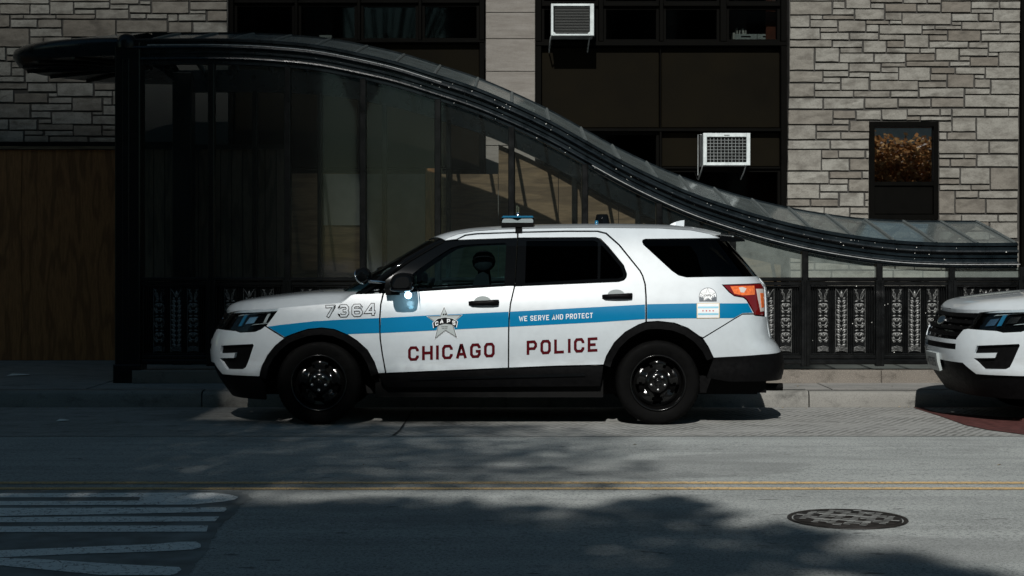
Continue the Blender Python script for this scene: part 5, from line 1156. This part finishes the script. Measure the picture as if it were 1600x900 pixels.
# ------------------------------------------------------------------ lettering
K = .2
def octo(x0=0, x1=1): return [(K, 0), (1 - K, 0), (1, K), (1, 1 - K), (1 - K, 1), (K, 1), (0, 1 - K), (0, K)]
GL = {
 'O': [(octo(), True)], '0': [(octo(), True)],
 'C': [([(1, .68), (1, 1 - K), (1 - K, 1), (K, 1), (0, 1 - K), (0, K), (K, 0), (1 - K, 0), (1, K), (1, .32)], False)],
 'G': [([(1, .7), (1, 1 - K), (1 - K, 1), (K, 1), (0, 1 - K), (0, K), (K, 0), (1 - K, 0), (1, K), (1, .44), (.55, .44)], False)],
 'H': [([(0, -.1), (0, 1.1)], False), ([(1, -.1), (1, 1.1)], False), ([(0, .5), (1, .5)], False)],
 'I': [([(.5, -.1), (.5, 1.1)], False)], '1': [([(.5, -.1), (.5, 1.1)], False)],
 'A': [([(-.02, -.1), (.44, 1.02), (.56, 1.02), (1.02, -.1)], False), ([(.16, .26), (.84, .26)], False)],
 'P': [([(0, -.1), (0, 1), (1 - K, 1), (1, 1 - K), (1, .42 + K), (1 - K, .42), (0, .42)], False)],
 'R': [([(0, -.1), (0, 1), (1 - K, 1), (1, 1 - K), (1, .45 + K), (1 - K, .45), (0, .45)], False), ([(.5, .45), (1, -.1)], False)],
 'L': [([(0, 1.1), (0, 0), (1.08, 0)], False)],
 'E': [([(1.08, 1), (0, 1), (0, 0), (1.08, 0)], False), ([(0, .5), (.85, .5)], False)],
 'W': [([(-.05, 1.1), (.25, 0), (.5, .85), (.75, 0), (1.05, 1.1)], False)],
 'S': [([(1, .76), (1, 1 - K), (1 - K, 1), (K, 1), (0, 1 - K), (0, .5 + K), (K, .5), (1 - K, .5), (1, .5 - K), (1, K), (1 - K, 0), (K, 0), (0, K), (0, .24)], False)],
 'V': [([(0, 1.1), (.5, 0), (1, 1.1)], False)], 'N': [([(0, -.1), (0, 1), (1, 0), (1, 1.1)], False)], 'M': [([(0, -.1), (0, 1), (.5, .3), (1, 1), (1, -.1)], False)],
 'D': [([(0, 0), (0, 1), (1 - K, 1), (1, 1 - K), (1, K), (1 - K, 0)], True)], 'T': [([(-.08, 1), (1.08, 1)], False), ([(.5, 1), (.5, -.1)], False)],
 '7': [([(-.05, 1), (1, 1), (1, .92), (.22, -.1)], False)],
 '3': [([(0, .74), (0, 1 - K), (K, 1), (1 - K, 1), (1, 1 - K), (1, .52 + K * .8), (1 - K * .7, .52), (1, .52 - K * .8), (1, K), (1 - K, 0), (K, 0), (0, K), (0, .26)], False), ([(.4, .52), (.86, .52)], False)],
 '6': [([(1, .78), (1, 1 - K), (1 - K, 1), (K, 1), (0, 1 - K), (0, K), (K, 0), (1 - K, 0), (1, K), (1, .56 - K), (1 - K, .56), (0, .56)], False)],
 '4': [([(.78, -.1), (.78, 1.02), (.62, 1.02), (-.02, .28), (1.08, .28)], False)],
 '2': [([(0, .74), (0, 1 - K), (K, 1), (1 - K, 1), (1, 1 - K), (1, .6), (0, .1), (0, 0), (1.08, 0)], False)],
 '5': [([(1.05, 1), (0, 1), (0, .58), (1 - K, .58), (1, .58 - K), (1, K), (1 - K, 0), (K, 0), (0, K), (0, .2)], False)],
}
def stroke(pts, t, closed, trim=0):
    P2 = [Vector(p) for p in pts]
    if trim and not closed:
        P2[0] = P2[0] + (P2[1] - P2[0]).normalized() * trim; P2[-1] = P2[-1] + (P2[-2] - P2[-1]).normalized() * trim
    n = len(P2); Lf, Rt = [], []
    for i in range(n):
        a = P2[i - 1] if (closed or i > 0) else None; c = P2[(i + 1) % n] if (closed or i < n - 1) else None; b = P2[i]
        d1 = (b - a).normalized() if a is not None else None; d2 = (c - b).normalized() if c is not None else None
        if d1 is None: d1 = d2
        if d2 is None: d2 = d1
        n1 = Vector((-d1.y, d1.x)); n2 = Vector((-d2.y, d2.x)); m_ = (n1 + n2)
        m_ = m_.normalized() if m_.length > .15 else n1; k = t / 2 / max(.42, m_.dot(n1)); Lf.append(b + m_ * k); Rt.append(b - m_ * k)
    f = [(i, (i + 1) % n, (i + 1) % n + n, i + n) for i in range(n if closed else n - 1)]
    return Lf + Rt, f
def glyph_px(ch, x, y, H, w, t, slope, trim=0, tin=None):
    """strokes of one letter in photo pixels; (x, y) its lower left corner"""
    tin = t if tin is None else tin; out = []; wd = w if ch not in 'I1' else t / H
    for pts, cl in GL[ch]:
        q = []
        for u, v in pts:
            uu = tin / 2 + u * (wd * H - tin); vv = tin / 2 + v * (H - tin)
            vv = max(0, min(H, vv)) if v < 0 or v > 1.05 else vv
            q.append((x + uu, y - vv + slope * uu))
        out.append(stroke(q, t, cl, trim))
    return out, wd * H
def decal(name, mat, shapes, parent, off, mapper=None):
    mm = MB(); mapper = mapper or (lambda x, y: ray(x, y)); lay = 0
    for vs, fs in shapes:
        P3 = []
        for v in vs: p = mapper(v[0], v[1]); P3.append(p + normal(p) * (off + lay))
        ff = []
        for f in fs:
            a, b, c = P3[f[0]], P3[f[1]], P3[f[2]]; ff.append(f if (b - a).cross(c - a).dot(normal(a)) > 0 else f[::-1])
        mm.add(P3, ff, True); lay = lay + .0002 if lay < .0008 else 0
    return mm.build(name, mat, parent, False)
def text_px(txt, x, y, H, w, gap, t, slope, space=.45, **kw):
    out = []; cx = x
    for ch in txt:
        if ch == ' ': cx += space * H; continue
        s_, wd = glyph_px(ch, cx, y + slope * (cx - x), H, w * (1.4 if ch in 'WM' else 1), t, slope, **kw); out += s_; cx += wd + gap * H
    return out
def poly_decal(name, mat, pts, parent, off, g=.05): return flip_orient(cutmesh(pxpoly(pts), 'side', g=g, off=off, thick=0), 'side').build(name, mat, parent, False)
OF = .0022
poly_decal('blue_stripe', M['blue'], [(418.6, 510.4), (440, 507.4), (490, 502), (540, 499), (592.2, 496.9), (592.6, 520.3), (542.2, 522.0), (522.7, 513.9), (503, 511.5), (480, 513.7), (466, 518.2), (454.6, 522.2), (445, 526.4)], fend, OF)
poly_decal('blue_stripe', M['blue'], [(595.1, 496.8), (694, 491.6), (794.6, 487.2), (794.2, 510.7), (694, 515.5), (594.6, 520.4)], fd, OF)
poly_decal('blue_stripe', M['blue'], [(796.9, 487.1), (900, 481.5), (1007.8, 475.8), (1008.1, 498.5), (930, 503.7), (796.3, 510.6)], rd, OF)
poly_decal('blue_stripe', M['blue'], [(1011, 475.4), (1089, 474), (1168.4, 474), (1175.8, 488.6), (1160, 489.2), (1146.6, 496.9), (1060, 497.4), (1011, 498.3)], qp, OF)
decal('lettering', M['decal_red'], text_px('CHICAGO', 637.6, 564, 22.6, .745, .222, 4.3, -.047), fd, .0026)
decal('lettering', M['decal_red'], text_px('POLICE', 822.8, 554.7, 22.4, .735, .225, 4.3, -.05), rd, .0026)
wx_ = 811
for word in ('WE', 'SERVE', 'AND', 'PROTECT'):
    decal('lettering', M['decal_white'], text_px(word, wx_, 502.2 - .047 * (wx_ - 811), 8.0, .62, .155, 1.25, -.047), rd, .0045); wx_ += sum((.868 if c == 'W' else .62) * 7.9 + .155 * 7.9 for c in word) + .42 * 7.9
decal('number_outline', M['decal_black'], text_px('7364', 506.5, 497.2, 20.5, .87, .17, 5.2, -.038), fend, .0026)
decal('number_fill', M['white'], text_px('7364', 506.5, 497.2, 20.5, .87, .17, 2.9, -.038, tin=5.2, trim=1.1), fend, .0042)
# star badge
def sc(pts, k, c): return [(c[0] + (x - c[0]) * k, c[1] + (y - c[1]) * k) for x, y in pts]
star = [(694, 481), (699.5, 493.6), (720.5, 493), (706.5, 505), (713, 526.5), (696, 515.8), (680.3, 528), (685.5, 507), (669, 495.2), (688, 494.6)]
poly_decal('star_border', M['decal_white'], sc(star, 1.1, (695, 504.5)), fd, .0044, .04); poly_decal('star_outline', M['decal_black'], sc(star, 1.055, (695, 504.5)), fd, .0052, .04)
sb_ = poly_decal('star_badge', M['silver'], sc(star, .97, (695, 504.5)), fd, .006, .04)
ban = [(676.7, 504.7), (684, 498.2), (695.3, 496), (706.7, 497.8), (714.4, 502.4), (712.6, 511.6), (705.3, 507.2), (695.3, 506), (686, 508.3), (678, 512.7)]
poly_decal('banner_border', M['decal_white'], sc(ban, 1.06, (695.5, 504)), sb_, .0068, .04); poly_decal('banner', M['decal_black'], ban, sb_, .0076, .04)
cp_ = []
for ch, x, y, sl in (('C', 679.8, 509.6, -.3), ('A', 687.6, 505.6, -.1), ('P', 698.4, 504.7, .12), ('S', 706.6, 507.0, .3)): cp_ += glyph_px(ch, x, y, 6.6, .8, 1.5, sl)[0]
decal('lettering', M['decal_white'], cp_, sb_, .0086)
decal('lettering', M['decal_black'], text_px('CHICAGO', 689.6, 511.3, 1.7, .7, .25, .3, 0) + text_px('POLICE', 690.6, 514.2, 1.7, .7, .25, .3, 0), sb_, .0068)
for a in ((692, 490.2), (695.4, 490.1)): poly_decal('window_mark', M['decal_black'], [(a[0], a[1]), (a[0] + 2.4, a[1]), (a[0] + 2.4, a[1] + 2.6), (a[0], a[1] + 2.6)], sb_, .0068)
# rear badges
dome = [(1092.6, 471), (1092, 463)] + [(1106 - 14 * math.cos(R(a)), 463.5 - 14 * math.sin(R(a))) for a in range(10, 171, 10)] + [(1120, 463), (1119.8, 471)]
dm = poly_decal('dome_badge', M['navy'], dome, qp, .003, .04); poly_decal('badge_field', M['decal_white'], sc(dome, .93, (1106, 463)), dm, .0038, .04)
skyl = [(1093.2, 470.9), (1093.2, 464), (1094.6, 464), (1094.6, 461), (1095.8, 461), (1095.8, 464.8), (1097.4, 464.8), (1097.4, 463), (1099, 463), (1099, 466), (1101, 466.6), (1100, 470), (1106, 466.6), (1112, 470), (1111, 466.6), (1112.8, 466), (1112.8, 463), (1114.2, 463), (1114.2, 465), (1115.4, 465), (1115.4, 461.4), (1116.8, 461.4), (1116.8, 464), (1118.8, 464), (1118.8, 470.9)]
poly_decal('skyline', M['navy'], skyl, dm, .0046, .03)
s5 = [(1105.6 + (12.5 if i % 2 == 0 else 4.8) * math.sin(R(36 * i)), 461.5 - (11.5 if i % 2 == 0 else 4.4) * math.cos(R(36 * i))) for i in range(10)]
poly_decal('star_outline', M['decal_black'], s5, dm, .0054, .03); poly_decal('star', M['decal_white'], sc(s5, .9, (1105.6, 461.5)), dm, .0062, .03)
decal('lettering', M['decal_black'], text_px('CAPS', 1100.6, 463.4, 3.2, .7, .1, .55, 0), dm, .007)
fl_ = [(1088.6, 474.2), (1124.2, 473.6), (1124.2, 497), (1088.6, 497.4)]
fg = poly_decal('flag_badge', M['gold'], fl_, qp, .0046, .04); poly_decal('flag_field', M['decal_white'], sc(fl_, .94, (1106.4, 485.6)), fg, .0054, .04)
for y in (479.2, 489.6): poly_decal('flag_bar', M['sky_blue'], [(1090.4, y), (1122.6, y - .2), (1122.6, y + 2.5), (1090.4, y + 2.7)], fg, .0062, .04)
for x in (1098.3, 1103.7, 1109, 1114.3): poly_decal('red_star', M['red_film'], [(x + (1.6 if i % 2 == 0 else .8) * math.sin(R(30 * i)), 485.8 - (1.6 if i % 2 == 0 else .8) * math.cos(R(30 * i))) for i in range(12)], fg, .0062, .03)
# plate characters on the second car (photo pixel space of a flat plate, mapped on the nose)
def pmap(x, y): return nose_to(pc[0] + x, pc[1] + y)
def plate_text(txt, x, y, H, w, gap, t):
    sh_ = text_px(txt, x * 1000, -y * 1000, H * 1000, w, gap, t * 1000, 0); return [([(v[0] / 1000, -v[1] / 1000) for v in vs], fs) for vs, fs in sh_]
decal('lettering', M['navy'], plate_text('M', -.135, -.03, .05, .8, .2, .009) + plate_text('17525', -.08, -.04, .075, .45, .14, .010), plate, .0305, pmap)
# lit marker lamp under the near mirror
q = MB(); lp_ = pw(637.8, 461.3, -1.09); q.lathe([(.001, -.012), (.026, -.011), (.031, 0), (.026, .011), (.001, .012)], 'y', (lp_.x, -1.09, lp_.z), 16); q.build('marker_lamp', M['led'], CAR)
pl_ = bpy.data.lights.new('marker_lamp_light', 'POINT'); pl_.energy = .2; pl_.color = (.3, .75, 1); pl_.shadow_soft_size = .02
plo = bpy.data.objects.new('marker_lamp_light', pl_); COL.objects.link(plo); plo.parent = CAR; plo.location = (lp_.x + .01, -1.10, lp_.z - .04)

# ------------------------------------------------------------------ the other side of the street (behind the camera): what shades, partly added, and what mirrors
X0 = -2.05                                        # middle of the tower's soft shadow edge at the cars
hd = Vector((L.x, L.y)).normalized(); D_ = 300.0
ex, ey = X0 - hd.x * D_, 14.1 - hd.y * D_
OFFT = 0; M['tower'] = basic('dark tower curtain wall', (.05, .06, .07), .25, var=.3, vscale=.2)
tw = empty('shade_tower', (ex - 35 * hd.y, ey + 35 * hd.x, 0), 'very tall dark tower, added out of view to throw the soft edged shade', 'shade_tower')  # added unseen tower, placed and sized to cast the soft shadow edge
tw.rotation_euler = (0, 0, -math.atan2(hd.x, hd.y))
q = MB(); q.box(-35, -25, 0, 35, 25, 241.0); q.build('shaft', M['tower'], tw)
for k in range(1, 30): q = MB(); q.box(-35.2, -25.2, 8 * k, 35.0, 25.2, 8 * k + .8); q.build('floor_band', M['plastic'], tw)
def leafmat(name, cols):
    m_, t, b = newmat(name); g_ = nd(t, 'ShaderNodeNewGeometry'); c = ramp(t, g_.outputs['Random Per Island'], cols); t.links.new(c, b.inputs['Base Color']); b.inputs['Roughness'].default_value = .6
    tr_ = nd(t, 'ShaderNodeBsdfTranslucent'); t.links.new(c, tr_.inputs[0]); mx = nd(t, 'ShaderNodeMixShader', i_0=.45); t.links.new(b.outputs[0], mx.inputs[1]); t.links.new(tr_.outputs[0], mx.inputs[2]); t.links.new(mx.outputs[0], t.nodes['Material Output'].inputs[0]); return m_
M['leaf_green'] = leafmat('green leaves', [(0, (.035, .07, .02)), (1, (.08, .11, .03))])
M['leaf_autumn'] = leafmat('autumn leaves', [(0, (.14, .07, .03)), (.5, (.42, .21, .08)), (1, (.62, .42, .2))])
M['bark'] = basic('bark', (.06, .05, .04), .9, var=.4, vscale=8, bmp=.5, bscale=20)
def tree(x, y, trunk, blobs, n, leaf, mat, label):
    t = empty('street_tree', (x, y, 0), label, 'tree', 'trees across the street'); r = random.Random(int(x * 100 + 7))
    q = MB(); q.tube([(0, 0, 0), (.05, .02, trunk * .5), (.0, .05, trunk), (.1, 0, trunk * 1.5)], [.2, .16, .13, .06], 10)
    for (bx, by, bz, br) in blobs: q.tube([(0, .03, trunk * .9), (bx * .5, by * .5, (trunk + bz) / 2), (bx, by, bz)], [.05, .03, .01], 6)
    q.build('trunk', M['bark'], t); c = MB(); tot = sum(b_[3] ** 2 for b_ in blobs)
    for (bx, by, bz, br) in blobs:
        for _ in range(int(n * br * br / tot)):
            d = Vector((r.gauss(0, 1), r.gauss(0, 1), r.gauss(0, 1))).normalized() * br * (r.random() ** .45) * r.uniform(.8, 1.1); p = Vector((bx, by, bz)) + Vector((d.x, d.y, d.z * .8))
            a = Vector((r.uniform(-1, 1), r.uniform(-1, 1), r.uniform(-.6, .6))).normalized(); b = a.cross(Vector((r.uniform(-1, 1), r.uniform(-1, 1), r.uniform(-1, 1)))).normalized(); s_ = leaf * r.uniform(.6, 1.3)
            c.add([p - a * s_, p + b * s_ * .55, p + a * s_, p - b * s_ * .55], [(0, 1, 2, 3)])
    c.build('crown', M[mat], t, False); return t
# tree whose leafy shadow lies over the near lane: crown placed up the sun's path from the ground it shades
def up_sun(gx, gy, h): k = h / -L.z; return (gx - L.x * k, gy - L.y * k, h)
TX, TY = -3.9, -6.8
targets = [(-4.6, 7.4, 10.5, 1.5), (-2.9, 8.0, 10.2, 1.35), (-1.5, 7.6, 10.6, 1.5), (-.3, 8.3, 10.0, 1.0), (.15, 7.3, 10.8, 1.1), (-3.7, 9.0, 9.6, .8), (-1.9, 8.95, 9.8, .75), (.8, 8.9, 10.3, .5), (1.15, 7.8, 10.9, .5), (.9, 9.35, 10, .3), (-.8, 9.1, 9.5, .5), (2.55, 7.05, 11.3, .28), (1.75, 7.5, 11, .38), (2.0, 7.1, 11, .4), (1.45, 8.35, 10.5, .3), (-5.6, 8.4, 10.0, 1.2), (-2.6, 9.2, 9.8, .8), (-3.5, 8.3, 10.4, 1.0), (-2.2, 7.3, 10.3, 1.2), (-.9, 8.4, 10, .8), (-1.0, 6.2, 11.0, 1.3), (.6, 6.2, 11.2, .9)]
bl = []
for gx, gy, h, r_ in targets:
    c = up_sun(gx, gy, h + 2.5); bl.append((c[0] - TX, c[1] - TY, c[2], r_))
tree(TX, TY, 5.5, bl, 30000, .085, 'leaf_green', 'broad green street tree behind the camera that shades the near lane')
def shade_tree(n, label):  # unseen tree, leaf density shaped to lay a shade gradient on the road
    bx, by = -5.4, -7.6; t = empty('street_tree', (bx, by, 0), label, 'tree', 'trees across the street'); r = random.Random(5)
    q = MB(); q.tube([(0, 0, 0), (.1, 0, 5), (.0, .1, 11), (.1, 0, 15)], [.3, .24, .17, .08], 10)
    for k in range(9): a = 2 * math.pi * k / 9; q.tube([(.05, .05, 11 + k * .3), (1.1 * math.cos(a), .9 * math.sin(a), 14.5), (2.0 * math.cos(a), 1.4 * math.sin(a), 16.5)], [.05, .03, .01], 5)
    q.build('trunk', M['bark'], t); c = MB(); k = 0
    while k < n:
        gx = r.uniform(-6.2, 1.25); gy = r.uniform(9.9, 14.6)
        if r.random() > min(1, max(0, (1.25 - gx - max(0, gy - 13.4) * .9) / 3.6)): continue
        p = Vector(up_sun(gx, gy, r.uniform(15.3, 18.5))) - Vector((bx, by, 0)); k += 1
        a = Vector((r.uniform(-1, 1), r.uniform(-1, 1), r.uniform(-.6, .6))).normalized(); b = a.cross(Vector((r.uniform(-1, 1), r.uniform(-1, 1), r.uniform(-1, 1)))).normalized(); s_ = .075 * r.uniform(.6, 1.3)
        c.add([p - a * s_, p + b * s_ * .55, p + a * s_, p - b * s_ * .55], [(0, 1, 2, 3)])
    c.build('crown', M['leaf_green'], t, False)
shade_tree(25000, 'tall unseen green tree behind the camera, crown shaped to shade the far lane')
tree(11.5, -11.0, 3.0, [(-.6, .3, 4.2, 1.3), (.6, 0, 4.6, 1.2), (1.9, -.4, 4.5, 1.25), (.2, .6, 3.2, 1.2), (3.2, .3, 3.8, 1.2), (1.6, 0, 3.2, 1.2)], 6500, .12, 'leaf_autumn', 'orange autumn tree across the street mirrored in the small stone window')
M['brick_far'] = basic('red brick', (.28, .09, .05), .85, var=.25, vscale=5); M['white_stone'] = basic('white stone', (.8, .8, .77), .8, var=.1)
def across(name, x0, x1, y, h, mat, label, cols=0, trim='white_stone'):
    b = empty(name, ((x0 + x1) / 2, y, 0), label, 'building', 'buildings across the street'); w = x1 - x0
    q = MB(); q.box(-w / 2, -12, 0, w / 2, 0, h); q.build('wall', M[mat], b)
    q = MB(); q.box(-w / 2 - .1, .002, h - .7, w / 2 + .1, .35, h + .1); q.build('cornice', M[trim], b)
    n = max(3, int(w / 2.2))
    for k in range(n):
        xx = -w / 2 + w * (k + .5) / n
        for fl_ in range(int(h / 3.6)):
            q = MB(); q.box(xx - .55, .003, 1.0 + 3.6 * fl_, xx + .55, .03, 3.0 + 3.6 * fl_); q.build('window', M['gloss_black'], b)
        if cols: q = MB(); q.box(xx + w / n / 2 - .28, .004, 0, xx + w / n / 2 + .28, .4, h - .72); q.build('pilaster', M[trim], b)
    return b
across('corner_building', -2, 8.0, -15, 11.5, 'travertine', 'low pale building with white pilasters across the street', 1)
bb_ = across('brick_building', 9.8, 40, -26, 12.0, 'brick_far', 'red brick building with a white band across the street')
q = MB(); q.box(-15.1, .035, 6.2, 15.1, .3, 6.85); q.build('band', M['white_stone'], bb_)
across('shade_block', -48, -7.5, -16, 34, 'travertine', 'tall unseen stone block across the street, added to deepen the left shade')  # added out of view, height and edge set to darken the left

tw2 = empty('shade_tower', (ex + 54, ey + 25, 0), 'second dark tower, added out of view to cut sky fill and window reflections', 'shade_tower')  # added unseen tower that dims sky fill and glass reflections
q = MB(); q.box(-28, -25, 0, 28, 25, 300); q.build('shaft', M['tower'], tw2)
for k in range(1, 37): q = MB(); q.box(-28.2, -25.2, 8 * k, 28.2, 25.2, 8 * k + .8); q.build('floor_band', M['plastic'], tw2)
